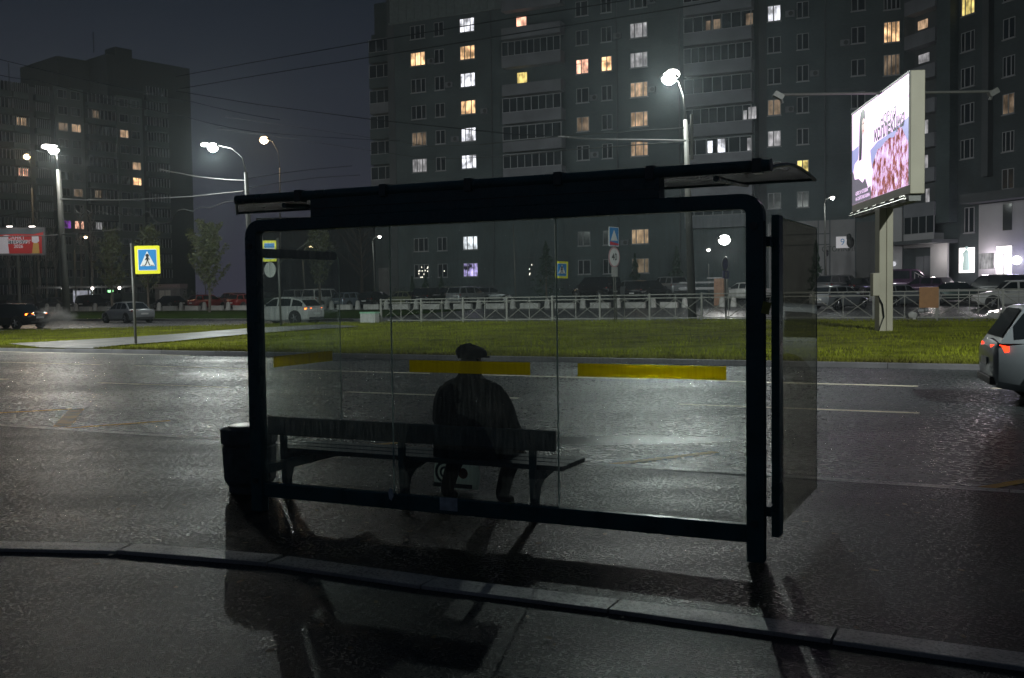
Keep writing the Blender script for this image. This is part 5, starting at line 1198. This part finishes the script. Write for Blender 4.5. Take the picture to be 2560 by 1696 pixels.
# ================================================================== main apartment block
TB = 93.; FH = 2.76; SILL = 3.38
bB = thing('apartment_block', 'long grey brick apartment block with many lit windows and its angled right wing', 'building', W(-35, TB, 0), 0)
P0 = (33.3, 87.2); th2 = R(71)
def fB(s, n, z): return W(s, TB-n, z)                 # n: distance out of the wall
def fW(k, n, z): return Vector((P0[0]+k*math.cos(th2)-n*math.sin(th2), P0[1]-k*math.sin(th2)-n*math.cos(th2), z))
def kW(x, y):                                          # wing plane coordinates of a direction
    d = ray(x, y); c, s_ = math.cos(th2), math.sin(th2)
    # solve P0 + k*(c,-s) = m*(dx,dy)
    det = c*(-d.y)-(-s_)*(-d.x); k = ((-P0[0])*(-d.y)-(-P0[1])*(-d.x))/det; m = (P0[0]+k*c)/d.x; return k, CZ+d.z*m
cornerS = st(Vector((P0[0], P0[1], 0)))[0]
sL = ont(984, 300, TB)[0]; sLL = ont(936, 300, TB+3)[0]; sSeam0 = ont(1887, 300, TB)[0]; sSeam1 = ont(1915, 300, TB)[0]
TOPZ = 31.4
mb = MB(); mb.box((sL, 0, -1), (sSeam0, 14, TOPZ), lambda p: W(p[0], TB+p[1], p[2])); mb.box((sSeam1, .25, -1), (cornerS, 14, TOPZ+14), lambda p: W(p[0], TB+p[1], p[2]))
mb.build('wall', 'wallB', bB)
mb = MB(); mb.box((sSeam0, 1.6, -1), (sSeam1, 14, TOPZ+8), lambda p: W(p[0], TB+p[1], p[2])); mb.build('recess', 'wallD', bB)
mb = MB(); mb.box((0, -14, -1), (26, 0, TOPZ+14), lambda p: fW(p[0], p[1], p[2])); mb.build('wing_wall', 'wallW', bB)
# attic band with upright ribs
mb = MB(); rbox(mb, sL, sSeam0, TB-.35, TB-.002, 30.1, 34.5)
s_ = sL
while s_ < sSeam0: rbox(mb, s_, s_+.16, TB-.43, TB-.35, 30.15, 34.5); s_ += .95
rbox(mb, sL-.1, sSeam0, TB-.55, TB-.35, 29.95, 30.12); mb.build('attic_band', mat('attic_sheet', (.11, .13, .13), .7, var=.15), bB)
# panel seams: one thin line per storey, plus downpipes
mb = MB()
for k in range(1, 11): rbox(mb, sL+.3, sSeam0, TB-.012, TB, SILL+FH*k-1.02, SILL+FH*k-.98)
for k in range(1, 15): rbox(mb, sSeam1, cornerS-.2, TB+.238, TB+.25, SILL+FH*k-1.02, SILL+FH*k-.98)
mb.build('panel_seam', 'wallD', bB)
for x in (1232, 1545, 1700, 2062): s_ = ont(x, 400, TB)[0]; mb = MB(); mb.tube([W(s_, TB-.12 if x < 1900 else TB+.1, 2.4), W(s_, TB-.12 if x < 1900 else TB+.1, 31 if x < 1900 else 40)], .07, 6); mb.build('downpipe', 'wallD', bB)
ra = random.Random(11)
for x, k in ((1140, 5), (1128, 7), (1140, 3), (1488, 6), (1548, 8), (1488, 4), (1562, 1), (1975, 5), (1975, 8), (2036, 6), (2112, 7), (1084, 8), (1215, 6), (1632, 6), (1632, 9)):
    s_, zz = ont(x, 400, TB)[0], SILL+FH*k+ra.uniform(-.2, .4); q_ = TB if x < 1900 else TB+.25
    mb = MB(); rbox(mb, s_-.38, s_+.38, q_-.36, q_-.06, zz, zz+.52); ac = mb.build('air_conditioner', 'slab', bB); mb = MB(); mb.tube([W(s_+.1, q_-.361, zz+.26), W(s_+.1, q_-.37, zz+.26)], .2, 12); mb.build('fan_grille', 'black', ac)
# floor seams and plinth seams
mb = MB()
for z in (2.35, 5.15, 9.0): rbox(mb, sL, sSeam0, TB-.05, TB, z, z+.08)
mb.build('floor_seam', 'wallD', bB)
def window(root, fn, a, b, z, h=1.4, mull=(.5,), pane='wglass', frame='wframe', vent=False, name='window'):
    mb = MB(); d0, d1 = .01, .05; fw = .055
    def bx_(x0, x1, z0, z1, n0=d0, n1=d1): mb.box((x0, n0, z0), (x1, n1, z1), lambda p: fn(p[0], p[1], p[2]))
    bx_(a, a+fw, z, z+h); bx_(b-fw, b, z, z+h); bx_(a+fw, b-fw, z, z+fw); bx_(a+fw, b-fw, z+h-fw, z+h)
    for m_ in mull: x = a+(b-a)*m_; bx_(x-.045, x+.045, z+fw, z+h-fw)
    if vent: bx_(a+fw, a+(b-a)*mull[0]-.045, z+h*.68, z+h*.72)
    bx_(a-.06, b+.06, z-.07, z-.01, 0, .14)
    w = mb.build(name, frame, root)
    mb = MB(); mb.box((a+fw, .004, z+fw), (b-fw, .022, z+h-fw), lambda p: fn(p[0], p[1], p[2])); mb.build('pane', pane, w)
    return w
def rng(x0, x1, y=300): return ont(x0, y, TB)[0], ont(x1, y, TB)[0]
COL = {'c1': (1029.5, 1066, (.33, .70)), 'c2': (1089, 1113, (.5,)), 'c3': (1153, 1190, (.30, .72)), 'c4': (1442, 1473, (.42,)), 'c5': (1505, 1531, (.52,)), 'c6': (1577, 1620, (.27, .74)),
       'c7': (1918, 1951, (.45,)), 'c8': (1991, 2021, (.47,)), 'c9': (2127, 2162, (.45,))}
LIT = {('c3', 9): 'cool', ('c3', 8): 'warm', ('c3', 7): 'cool', ('c3', 6): 'warm', ('c3', 5): 'cool', ('c3', 4): 'cool', ('c3', 1): 'cool', ('c3', 0): 'violet', ('c1', 8): 'warm', ('c1', 4): 'cool2',
       ('c6', 10): 'warm2', ('c6', 8): 'cool2', ('c6', 7): 'cool2', ('c6', 6): 'warm2', ('c6', 5): 'warm2', ('c6', 4): 'warm2', ('c6', 1): 'warm2', ('c6', 0): 'dimw', ('c4', 7): 'pink', ('c5', 7): 'warm', ('c4', 5): 'dimw',
       ('c7', 8): 'cool', ('c7', 5): 'dimw', ('c7', 4): 'cool2', ('c8', 3): 'yellow', ('c1', 5): 'dimw'}
for c, (x0, x1, mu) in COL.items():
    a, b = rng(x0, x1)
    for k in range(0, 12):
        if c in ('c1', 'c2', 'c3', 'c4', 'c5', 'c6') and k in (2, 3): continue
        if c == 'c9' and k < 3 or c in ('c7',) and k == 0: continue
        if c in ('c1', 'c2', 'c3') and k > 9: continue
        if c == 'c8' and k == 0: continue
        if c in ('c4', 'c5', 'c6') and k > 10: continue
        f = fB if c not in ('c7', 'c8', 'c9') else (lambda s, n, z: W(s, TB+.25-n, z))
        window(bB, f, a, b, SILL+FH*k, 1.40, mu, LIT.get((c, k), 'wglass'), vent=(c in ('c4', 'c5') and k == 7))
# window decorations: garland bulbs
gw = bpy.data.objects
def bulbs(pts, name='window_garland'):
    mb = MB()
    for x, y in pts: s, t, z = ont(x, y, TB-.12); mb.ball(W(s, t, z), .05, 6, (.8, .8, 1.5))
    o = mb.build(name, 'spark', bB)
bulbs([(820+x/6.575, 620+y/6.575) for x, y in ((1540, 320), (1642, 318), (1508, 378), (1490, 385), (1549, 380), (1597, 372), (1637, 384), (1493, 425), (1577, 433), (1527, 484), (1551, 482), (1910, 382), (1632, 335))]+[(1150+x/6.575, 620+y/6.575) for x, y in ((1179, 280), (1141, 350), (1143, 440), (1150, 420))])
# balcony stacks
def balcony(fn, a, b, z, dep=1.1, nm=7, pane='wglass', glaz=True, inner=None, slab='slab', zt=1.42):
    mb = MB(); bx_ = lambda x0, x1, n0, n1, z0, z1: mb.box((x0, n0, z0), (x1, n1, z1), lambda p: fn(p[0], p[1], p[2]))
    bx_(a, b, dep-.08, dep, z-.95, z); bx_(a, a+.08, 0, dep-.08, z-.95, z); bx_(b-.08, b, 0, dep-.08, z-.95, z); bx_(a, b, 0, dep, z-1.10, z-.95)
    o = mb.build('balcony', slab, bB)
    if glaz:
        mb = MB()
        for i in range(nm+1): x = a+.04+(b-a-.08)*i/nm; mb.box((x-.035, dep-.07, z), (x+.035, dep-.01, z+zt), lambda p: fn(p[0], p[1], p[2]))
        mb.box((a, dep-.07, z), (b, dep-.01, z+.06), lambda p: fn(p[0], p[1], p[2])); mb.box((a, dep-.07, z+zt-.06), (b, dep-.01, z+zt), lambda p: fn(p[0], p[1], p[2]))
        mb.build('balcony_frame', 'wframe', o)
        mb = MB(); mb.box((a+.05, dep-.045, z+.06), (b-.05, dep-.035, z+zt-.06), lambda p: fn(p[0], p[1], p[2])); mb.build('pane', pane, o)
    for x0, x1, z0, z1, m_ in inner or ():
        mb = MB(); mb.box((a+x0, dep-.032 if glaz else .01, z+z0), (a+x1, dep-.028 if glaz else .05, z+z1), lambda p: fn(p[0], p[1], p[2])); mb.build('lit_pane', m_, o)
    return o
aA = rng(1268, 1414); aB = rng(1718, 1886)
for k in range(4, 11):
    op = k in (9, 7); inn = [(1.2, 2.25, -.1, 1.25, 'pink' if k == 9 else 'yellow')] if op else None
    balcony(fB, aA[0], aA[1], SILL+FH*k-.45, nm=(8, 7, 8, 7, 9, 8, 7)[k-4], glaz=not op, inner=inn)
for k in range(2, 11):
    inn = {4: [(2.2, 2.65, .12, 1.2, 'cool'), (3.1, 3.8, .10, 1.3, 'cool'), (5.8, 6.2, .1, 1.2, 'cool2')], 5: [(5.9, 6.6, .1, 1.15, 'cool2'), (5.45, 5.75, .1, .9, 'cool2')], 8: [(2.1, 2.5, .1, .9, 'dimw'), (2.8, 3.4, .1, .95, 'dimw'), (5.7, 6.3, .1, 1.1, 'dimw')]}.get(k)
    balcony(fB, aB[0], aB[1], SILL+FH*k-.45, nm=(7, 8, 6, 8, 7, 9, 7, 8, 7)[k-2], inner=inn)
# left recessed section with balconies and dark downpipe edge
fL = lambda s, n, z: W(s, TB+3-n, z)
mb = MB(); rbox(mb, sLL-.2, sL, TB+3, TB+14, -1, 30.2); rbox(mb, sLL+.1, sL, TB+3.2, TB+14, 30.2, 33.6); mb.build('side_wall', 'wallB', bB)
mb = MB(); rbox(mb, sL-.6, sL+.25, TB-.06, TB+2.9, -1, 33.2); mb.build('pier', 'wallD', bB)
for k in range(3, 10): balcony(fL, sLL, sL-.6, SILL+FH*k-.2, dep=.9, nm=4, slab='slab' if k % 3 == 1 else 'wallB')
mb = MB(); mb.box((sLL+.2, -.02, .5), (sL+.6, .03, 4.6), lambda p: fL(p[0], p[1]+.05, p[2])); mb.build('pale_panel', 'panelL', bB)
# bay column near the inner corner
a10 = rng(2208, 2249, 200)
for k in range(4, 12):
    z = SILL+FH*k; f = lambda s, n, z: W(s, TB+.25-n, z)
    window(bB, f, a10[0], a10[1], z-.25, 1.75, (.22, .48, .75), {7: 'warm', 6: 'dimw'}.get(k, 'wglass'), name='bay_window')
# ground floor of the main block, right part: cladding, street plate, black panel for the dark of the archway
fG = lambda s, n, z: W(s, TB+.25-n, z)
g0, g1 = rng(1990, 2137, 640); mb = MB(); z1_ = ont(2060, 551, TB)[2]
mb.box((sSeam1+.2, 0, 0), (g1, .10, z1_), lambda p: fG(p[0], p[1], p[2])); cl = mb.build('cladding', 'panelL', bB)
mb = MB()
for x in (2045, 2074): s_ = ont(x, 640, TB)[0]; mb.box((s_-.05, .10, 0), (s_+.05, .13, z1_), lambda p: fG(p[0], p[1], p[2]))
for y in (613, 586): zz = ont(2060, y, TB)[2]; mb.box((sSeam1+.3, .10, zz), (ont(2074, 600, TB)[0], .13, zz+.10), lambda p: fG(p[0], p[1], p[2]))
mb.build('cladding_joint', 'wallD', cl)
q = ont(2106, 606, TB); mb = MB(); mb.box((q[0]-.55, .10, q[2]-.5), (q[0]+.55, .14, q[2]+.5), lambda p: fG(p[0], p[1], p[2])); pl_ = mb.build('number_plate', 'bwhite', cl)
text_mb('9', .8, lambda u, v, w: fG(q[0]+u, .145+w, q[2]+v), depth=.01).build('plate_text', 'sb', pl_)
q2 = ont(2106, 623, TB); text_mb('СТОЙКИНА', .62, lambda u, v, w: fG(q2[0]+u, .11+w, q2[2]+v), depth=.02, bold=.01).build('street_name', 'sk', cl)
for x, y, r_ in ((2122, 594, .34), (2126, 606, .5), (2066, 633, .3)): q3 = ont(x, y, TB); mb = MB(); mb.ball(fG(q3[0], .16, q3[2]), r_, 10, (.7, .4, 1)); mb.build('wall_unit', 'black', cl)
g2 = ont(2259, 640, TB)[0]; mb = MB(); mb.box((g1+.1, 0, 0), (ont(2226, 640, TB)[0], .06, ont(2160, 555, TB)[2]), lambda p: fG(p[0], p[1], p[2])); mb.build('archway', 'black', bB)  # flat black panel; the shade inside the archway is put into its colour
mb = MB(); mb.box((ont(2232, 600, TB)[0], 0, 0), (g2-.1, .35, ont(2240, 520, TB)[2]), lambda p: fG(p[0], p[1], p[2])); mb.build('pale_pier', 'clad', bB)
q = ont(2235, 660, TB); mb = MB(); mb.ball(fG(q[0], .5, q[2]), .22, 8); mb.build('wall_lamp', 'cool', bB)
# wing: balconies, windows, piers, ground floor
def kz(x, y): return kW(x, y)
kb0, kb1 = kz(2284, 400)[0], kz(2361, 400)[0]
zk = lambda k: SILL+FH*k
mb = MB(); mb.box((kz(2359, 400)[0], 0, 6.8), (kz(2394, 400)[0], .8, 45), lambda p: fW(p[0], p[1], p[2])); mb.build('wing_pier', 'wallB', bB)
mb = MB(); mb.box((kz(2466, 400)[0], 0, 10.0), (kz(2482, 400)[0], .5, 45), lambda p: fW(p[0], p[1], p[2])); mb.build('wing_pier', 'wallD', bB)
for k in range(1, 13):
    inn = {8: [(.5, 1.6, .4, 1.3, 'warm')], 7: [(.5, 1.6, .5, 1.2, 'warm2')], 6: [(.6, 1.8, .5, 1.2, 'cool2')], 4: [(1.3, 1.7, .0, 1.3, 'cool2')], 3: [(1.3, 1.7, -.1, 1.2, 'cool2')], 2: [(1.5, 1.9, .1, 1.2, 'cool2')], 9: [(.4, 1.5, .4, 1.2, 'warm2')]}.get(k)
    # recess behind the open balconies
    if k > 1:
        mb = MB(); mb.box((kb0+.1, .002, zk(k)-.55), (kb1-.1, .008, zk(k)+1.65), lambda p: fW(p[0], p[1], p[2])); mb.build('loggia', 'wallD', bB)
        balcony(fW, kb0, kb1, zk(k)-.35, dep=1.0, glaz=False, inner=inn)
    else: balcony(fW, kb0, kb1, zk(1)-.1, dep=1.0, nm=4, zt=1.8, slab='clad')
k0, k1 = kz(2403, 300)[0], kz(2436, 300)[0]; k2, k3 = kz(2507, 300)[0], kz(2537, 300)[0]
for k in range(2, 12):
    if k > 2: window(bB, fW, k0, k1, zk(k), 1.5, (.28, .72), 'yellow' if k == 7 else 'wglass')
    window(bB, fW, k2, k3, zk(k), 1.5, (.3, .7) if k % 2 else (.5,), 'dimw' if k == 4 else 'wglass')
ka, za = kz(2412, 583); kb_, zb_ = kz(2437, 517); window(bB, fW, ka, kb_, za, zb_-za, (.45,))
# projecting shop slab, lit walls, shop windows
def wq(x0, y0, x1, y1, n0, n1, m, name, par=None):
    a = kz(x0, y0); b = kz(x1, y1); zc0 = kz((x0+x1)/2, y0)[1]; zc1 = kz((x0+x1)/2, y1)[1]
    mb = MB(); mb.box((a[0], n0, zc0), (b[0], n1, zc1), lambda p: fW(p[0], p[1], p[2])); return mb.build(name, m, par or bB)
wq(2438, 500, 2640, 476, 0, 1.5, 'wallD', 'shop_slab')
ce = wq(2450, 690, 2640, 502, 0, .16, 'clad', 'shop_wall')
wq(2512, 576, 2535, 510, .165, .20, 'wglass', 'upper_shop_window', ce)
wq(2497, 634, 2534, 616, .17, .22, 'shop', 'door_transom', ce)
dd_ = wq(2496, 684, 2534, 636, .17, .22, 'shop', 'shop_door', ce); wq(2513, 684, 2516, 636, .225, .25, 'wframe', 'door_bar', dd_)
wq(2452, 672, 2489, 634, .17, .19, 'cool2', 'lit_wall_patch', ce)  # light falling on the recessed wall, put in as a glowing patch
light('POINT', bB, fW(kz(2485, 660)[0], 1.0, kz(2485, 650)[1]), 260, (1., .88, .95), .3)
sw = wq(2399, 682, 2437, 620, .01, .06, 'shop', 'shop_window'); 
a = kz(2419, 676); mb = MB(); mb.tube([fW(a[0], .10, a[1]), fW(a[0], .10, a[1]+.9), fW(a[0]-.05, .10, a[1]+1.35), fW(a[0], .10, a[1]+1.6)], [.34, .26, .28, .08], 8); mb.ball(fW(a[0], .10, a[1]+1.75), .13, 8); mb.build('mannequin', mat('mannequin_grey', (.3, .42, .40), .6, emit=(.33, .42, .40), es=.8), sw)  # mannequin emits a little in place of the shop light on it
wq(2349, 694, 2393, 607, .8, .95, 'clad', 'entrance_wall')
light('POINT', bB, fW(kz(2388, 650)[0], 2.2, kz(2388, 640)[1]), 150, (1., .90, .86), .2)
cn = wq(2262, 612, 2396, 603, 0, 2.6, 'wallD', 'canopy')
wq(2292, 690, 2311, 642, .05, .12, 'slab', 'entrance_door'); wq(2313, 690, 2329, 640, .05, .12, 'slab', 'entrance_door')
q = kz(2555, 651); mb = MB(); mb.ball(fW(q[0], .5, q[1]), .33, 12); mb.build('sign_lamp', mat('blue_white_lamp', (.8, .8, .8), .4, emit=(.8, .78, 1.), es=8.), bB)
light('POINT', bB, fW(q[0], 1.1, q[1]), 90, (.55, .5, 1.), .2)
# stair rail at the entrance
mb = MB(); 
for i in range(9):
    kk = kz(2350, 690)[0]+i*.42; zz = 2.9-.18*i; mb.tube([fW(kk, 2.5, zz-1.2), fW(kk, 2.5, zz)], .025, 5)
mb.tube([fW(kz(2350, 690)[0], 2.5, 2.9), fW(kz(2350, 690)[0]+3.4, 2.5, 1.45)], .03, 6); mb.build('stair_rail', 'wframe', bB)

# ================================================================== left apartment tower
th3 = R(50); Q0 = pix(474, 172, 195.); Q0 = (Q0.x, Q0.y)
bL = thing('apartment_tower', 'dark apartment tower with a lower wing at the left, top coloured near-black as if unlit and few lit windows', 'building', (Q0[0]-12, Q0[1]-12, 0), 0)
def fT(k, n, z): return Vector((Q0[0]-k*math.cos(th3)+n*math.sin(th3)*1., Q0[1]-k*math.sin(th3)-n*math.cos(th3), z))   # k to the left, n out
def kT(x, y):
    d = ray(x, y); c, s_ = math.cos(th3), math.sin(th3); det = -c*(-d.y)+s_*(-d.x)
    k = ((-Q0[0])*(-d.y)-(-Q0[1])*(-d.x))/det; m = (Q0[1]-k*s_)/d.y; return k, CZ+d.z*m
kc = kT(266, 135)[0]; kl = kT(-60, 300)[0]; zT = kT(474, 172)[1]; zLw = kT(92, 220)[1]
mb = MB(); mb.box((0, -16, -1), (kc, 0, zT), lambda p: fT(p[0], p[1], p[2])); mb.box((kc, -20, -1), (kc+6, -6, zT-.4), lambda p: fT(p[0], p[1], p[2])); mb.build('wall', 'wallLd', bL)
mb = MB(); mb.box((kc-.2, -14, -1), (kl, .02, zLw), lambda p: fT(p[0], p[1], p[2])); mb.build('wing_wall', 'wallLd', bL)
a = kT(318, 132); mb = MB(); mb.box((a[0]-1.8, -5, zT), (a[0]+1.5, -1.5, zT+1.9), lambda p: fT(p[0], p[1], p[2])); mb.build('lift_house', 'wallLd', bL)
for (x, y0) in ((244, 120), (30, 160)):
    q = kT(x, 200)[0]; zz = zT if x > 100 else zLw; mb = MB(); mb.tube([fT(q, -1, zz), fT(q, -1, zz+3.6)], .08, 5); mb.build('antenna', 'black', bL)
# lower facade: paler colours carry the street light; alternating pale strips and balcony stacks
ZF = 2.76; zr = lambda j: .9+1.6+ZF*j
cols = [(-40, 30, 'b'), (32, 70, 'b'), (88, 122, 'b'), (139, 210, 'w'), (217, 286, 'b'), (293, 356, 'w'), (364, 416, 'b')]
topj = 12
for x0, x1, ty in cols:
    ka, kb = kT(x1, 400)[0], kT(x0, 400)[0]
    if ty == 'w':
        mb = MB(); mb.box((ka, 0, 0), (kb, .35, zr(topj)+1.9), lambda p: fT(p[0], p[1], p[2])); mb.build('pale_strip', 'wallL2', bL)
        for j in range(0, topj+1):
            for q in (.28, .74):
                w_ = .85; c = ka+(kb-ka)*q; lt = {}
                pane = 'wglass'
                if x0 == 139 and j == 10: pane = 'dimw' if q > .5 else 'warm2'
                if x0 == 293: pane = {(10, .74): 'warm2', (8, .28): 'warm2', (7, .28): 'warm', (2, .28): 'warm2'}.get((j, q), 'wglass')
                if x0 == 139 and (j, q) in ((6, .28), (4, .28)): pane = 'dimw' if j == 6 else 'pink'
                if x0 == 139 and (j, q) == (4, .74): pane = 'purple'
                fn = lambda k, n, z: fT(k, n+.35, z)
                mb = MB(); mb.box((c-w_, .01, zr(j)), (c+w_, .05, zr(j)+1.45), lambda p: fn(p[0], p[1], p[2])); wi = mb.build('window', 'wfL', bL)
                mb = MB()
                for u0, u1 in ((-w_+.1, -.28), (-.16, w_-.1)): mb.box((c+u0, .055, zr(j)+.1), (c+u1, .07, zr(j)+1.35), lambda p: fn(p[0], p[1], p[2]))
                mb.build('pane', pane, wi)
    else:
        for j in range(0, topj+(2 if x0 > 300 else 1)):
            fn = lambda k, n, z: fT(k, n, z); z = zr(j)
            mb = MB(); mb.box((ka, 0, z-1.0), (kb, 1.0, z-.05), lambda p: fn(p[0], p[1], p[2])); bo = mb.build('balcony', 'wallL', bL)
            mb = MB(); nm = 7
            for i in range(nm+1): x = ka+.05+(kb-ka-.1)*i/nm; mb.box((x-.06, .9, z-.05), (x+.06, .98, z+1.45), lambda p: fn(p[0], p[1], p[2]))
            mb.build('balcony_frame', 'wfL', bo)
            mb = MB(); mb.box((ka+.05, .80, z-.05), (kb-.05, .88, z+1.45), lambda p: fn(p[0], p[1], p[2])); mb.build('pane', 'wglass', bo)
            lp_ = {(32, 10): 'warm2', (32, 7): 'pink', (217, 11): 'dimw', (217, 6): 'dimw', (217, 4): 'cool2', (364, 2): 'cool2'}.get((x0, j))
            if lp_:
                mb = MB(); q0, q1 = (.2, .85) if x0 == 32 else (.15, .4)
                for i in range(3): xx = kb-(kb-ka)*(q0+(q1-q0)*i/3); mb.box((xx-(kb-ka)*(q1-q0)*.24, .885, z+.1), (xx, .895, z+1.3), lambda p: fn(p[0], p[1], p[2]))
                mb.build('lit_pane', lp_, bo)
# a third, far block between the tower and the main block, low on the skyline
fa_ = thing('far_block', 'far low block with a pair of warm windows, seen under the shelter roof at left', 'building', pix(760, 700, 250), 0)
fa_.location.z = 0
mb = MB(); a = pix(640, 545, 250); b = pix(930, 542, 250); mb.box((a.x, 250, -1), (b.x, 262, a.z), None); mb.build('wall', 'wallLd', fa_)
for x in (742, 749, 755): a = pix(x, 554, 249.9); mb = MB(); mb.box((a.x-.28, 249.8, a.z-.6), (a.x+.28, 249.97, a.z+.6)); mb.build('window', 'warm', fa_)

# ================================================================== overhead wires
def wire(label, P, m='wire', r=.022, sag=.0, n=14, group='overhead wires crossing the sky', cat='wire', name='overhead_wire'):
    pts = [pix(*p) for p in P]; out = []
    for a, b in zip(pts, pts[1:]):
        for i in range(n): q = i/n; p = a+(b-a)*q; p.z -= sag*4*q*(1-q); out.append(p)
    out.append(pts[-1]); mb = MB(); mb.tube(out, r, 5, cap=False); return tag(mb.build(name, m), label, cat, group)
wire('upper of the two dark wires falling across the left tower', [(-40, 143, 60), (0, 149, 60), (473, 253, 75), (700, 300, 90)], sag=.1)
wire('lower dark wire falling across the lit part of the left tower', [(-40, 178, 60), (95, 201, 62), (473, 295, 75), (640, 330, 82), (1000, 352, 92)], sag=.1)
wire('highest dark wire rising from the tower to the top of the main block', [(440, 192, 70), (640, 155, 66), (935, 103, 60), (1262, 49, 54), (1560, 2, 48), (1700, -20, 44)], r=.03)
wire('second dark wire rising parallel just below the highest one', [(440, 224, 70), (640, 190, 66), (935, 142, 60), (1275, 87, 54), (1656, 27, 48), (1800, 2, 44)], r=.03)
wire('thick dark wire dropping from the tower across the sky to the main block', [(440, 228, 75), (640, 261, 72), (937, 300, 66), (1275, 335, 60), (1710, 360, 55)], r=.03)
wire('upper faint pale wire between the hanging lamp and the block', [(560, 292, 75), (694, 311, 72), (1072, 366, 64), (1200, 362, 60)], 'wirel', .016)
wire('lower faint pale wire ending at the first windows of the block', [(540, 322, 75), (691, 342, 72), (1078, 399, 64), (1260, 392, 60)], 'wirel', .016)
wire('pale cable held by the upper bracket of the main lamp post', [(1200, 362, 60), (1415, 340, 57), (1710, 320, 54)], 'wirel', .03)
wire('pale cable held by the lower bracket of the main lamp post', [(1260, 392, 60), (1415, 376, 57), (1710, 354, 54)], 'wirel', .03)
wire('bright twisted cable left of the main lamp post, above the lit window', [(1395, 342, 57), (1423, 343.5, 57), (1490, 349, 56), (1637, 350.5, 55), (1715, 352, 54)], 'wireb', .05)
wire('bright twisted cable between tower edge and the left lamp post', [(400, 424, 80), (436, 431, 78), (500, 443.5, 76), (565, 450, 74), (612, 452, 72)], 'wireb', .05)
wire('level bright cable crossing low in front of the left tower', [(150, 498, 78), (217, 500.5, 78), (300, 501, 77), (477, 492, 76), (612, 478, 72)], 'wireb', .045)
wire('dark line rising from the poster towards the big lamp post', [(-20, 545, 90), (60, 531, 85), (145, 524, 78)], 'wirel', .018)
wire('pale upper cable leaving the left lamp post to the right', [(612, 448, 72), (700, 434, 74), (780, 424, 78), (880, 415, 84)], 'wirel', .028)
wire('pale lower cable leaving the left lamp post to the right', [(612, 472, 72), (700, 457, 74), (790, 445, 78), (900, 438, 84)], 'wirel', .028)
wz = [(187, 522), (203, 540), (217, 525), (229, 535), (247, 529), (262, 531), (270, 536), (282, 529), (296, 532), (308, 539), (322, 531), (334, 535), (347, 542), (366, 530), (376, 534), (386, 551), (405, 562), (428, 554), (445, 526), (460, 523), (480, 529), (505, 518), (525, 521), (560, 506), (600, 501), (607, 478), (612, 460)]
wire('loose wavy cable sagging in loops in front of the left tower', [(x, y, 80-8*(x-187)/425) for x, y in wz], 'wirel', .028, n=2)
wire('long pale wire running level past the orange park lamp', [(0, 592, 80), (110, 590, 80), (200, 583, 78), (255, 579, 77), (290, 575, 76), (312, 573, 76)], 'wireb', .035)

# ================================================================== exhaust behind the dark sedan
def smoke(name, label, c, sc, dens):
    m = bpy.data.materials.new('exhaust_vapour'); m.use_nodes = True; n = m.node_tree; n.nodes.clear(); L = n.links.new
    o = n.nodes.new('ShaderNodeOutputMaterial'); v = n.nodes.new('ShaderNodeVolumePrincipled'); v.inputs['Color'].default_value = (.85, .82, .80, 1); L(v.outputs[0], o.inputs['Volume'])
    tcn = n.nodes.new('ShaderNodeTexCoord'); no = n.nodes.new('ShaderNodeTexNoise'); no.inputs['Scale'].default_value = 2.2; no.inputs['Detail'].default_value = 4; L(tcn.outputs['Object'], no.inputs[0])
    ln = n.nodes.new('ShaderNodeVectorMath'); ln.operation = 'LENGTH'; L(tcn.outputs['Object'], ln.inputs[0])
    r1 = n.nodes.new('ShaderNodeMapRange'); r1.inputs[1].default_value = 1; r1.inputs[2].default_value = .2; r1.inputs[3].default_value = 0; r1.inputs[4].default_value = 1; L(ln.outputs['Value'], r1.inputs[0])
    r2 = n.nodes.new('ShaderNodeMapRange'); r2.inputs[1].default_value = .42; r2.inputs[2].default_value = .66; r2.inputs[3].default_value = 0; r2.inputs[4].default_value = dens; L(no.outputs[0], r2.inputs[0])
    mu = n.nodes.new('ShaderNodeMath'); mu.operation = 'MULTIPLY'; L(r1.outputs[0], mu.inputs[0]); L(r2.outputs[0], mu.inputs[1]); L(mu.outputs[0], v.inputs['Density'])
    mb = MB(); mb.ball((0, 0, 0), 1, 14); ob = mb.build(name, m, None, world=False); ob.location = c; ob.scale = sc; return tag(ob, label, 'vapour', kind='stuff')
smoke('exhaust_vapour', 'pale exhaust cloud drifting behind the dark sedan at the left', pix(136, 797, 60), (1.5, .8, .8), 5.)

# ================================================================== night haze, added for the glow round the lamps
HZ = .00055
m = bpy.data.materials.new('night_haze'); m.use_nodes = True; n = m.node_tree; n.nodes.clear()
o = n.nodes.new('ShaderNodeOutputMaterial'); v = n.nodes.new('ShaderNodeVolumePrincipled'); v.inputs['Color'].default_value = (.82, .95, 1., 1); v.inputs['Density'].default_value = HZ; v.inputs['Anisotropy'].default_value = .72
n.links.new(v.outputs[0], o.inputs['Volume'])
mb = MB(); mb.box((-280, -30, -1.5), (280, 300, 62)); hz = mb.build('haze', m, None); hz['kind'] = 'stuff'; hz['label'] = 'thin night haze added over the whole scene to give the lamps a glow'
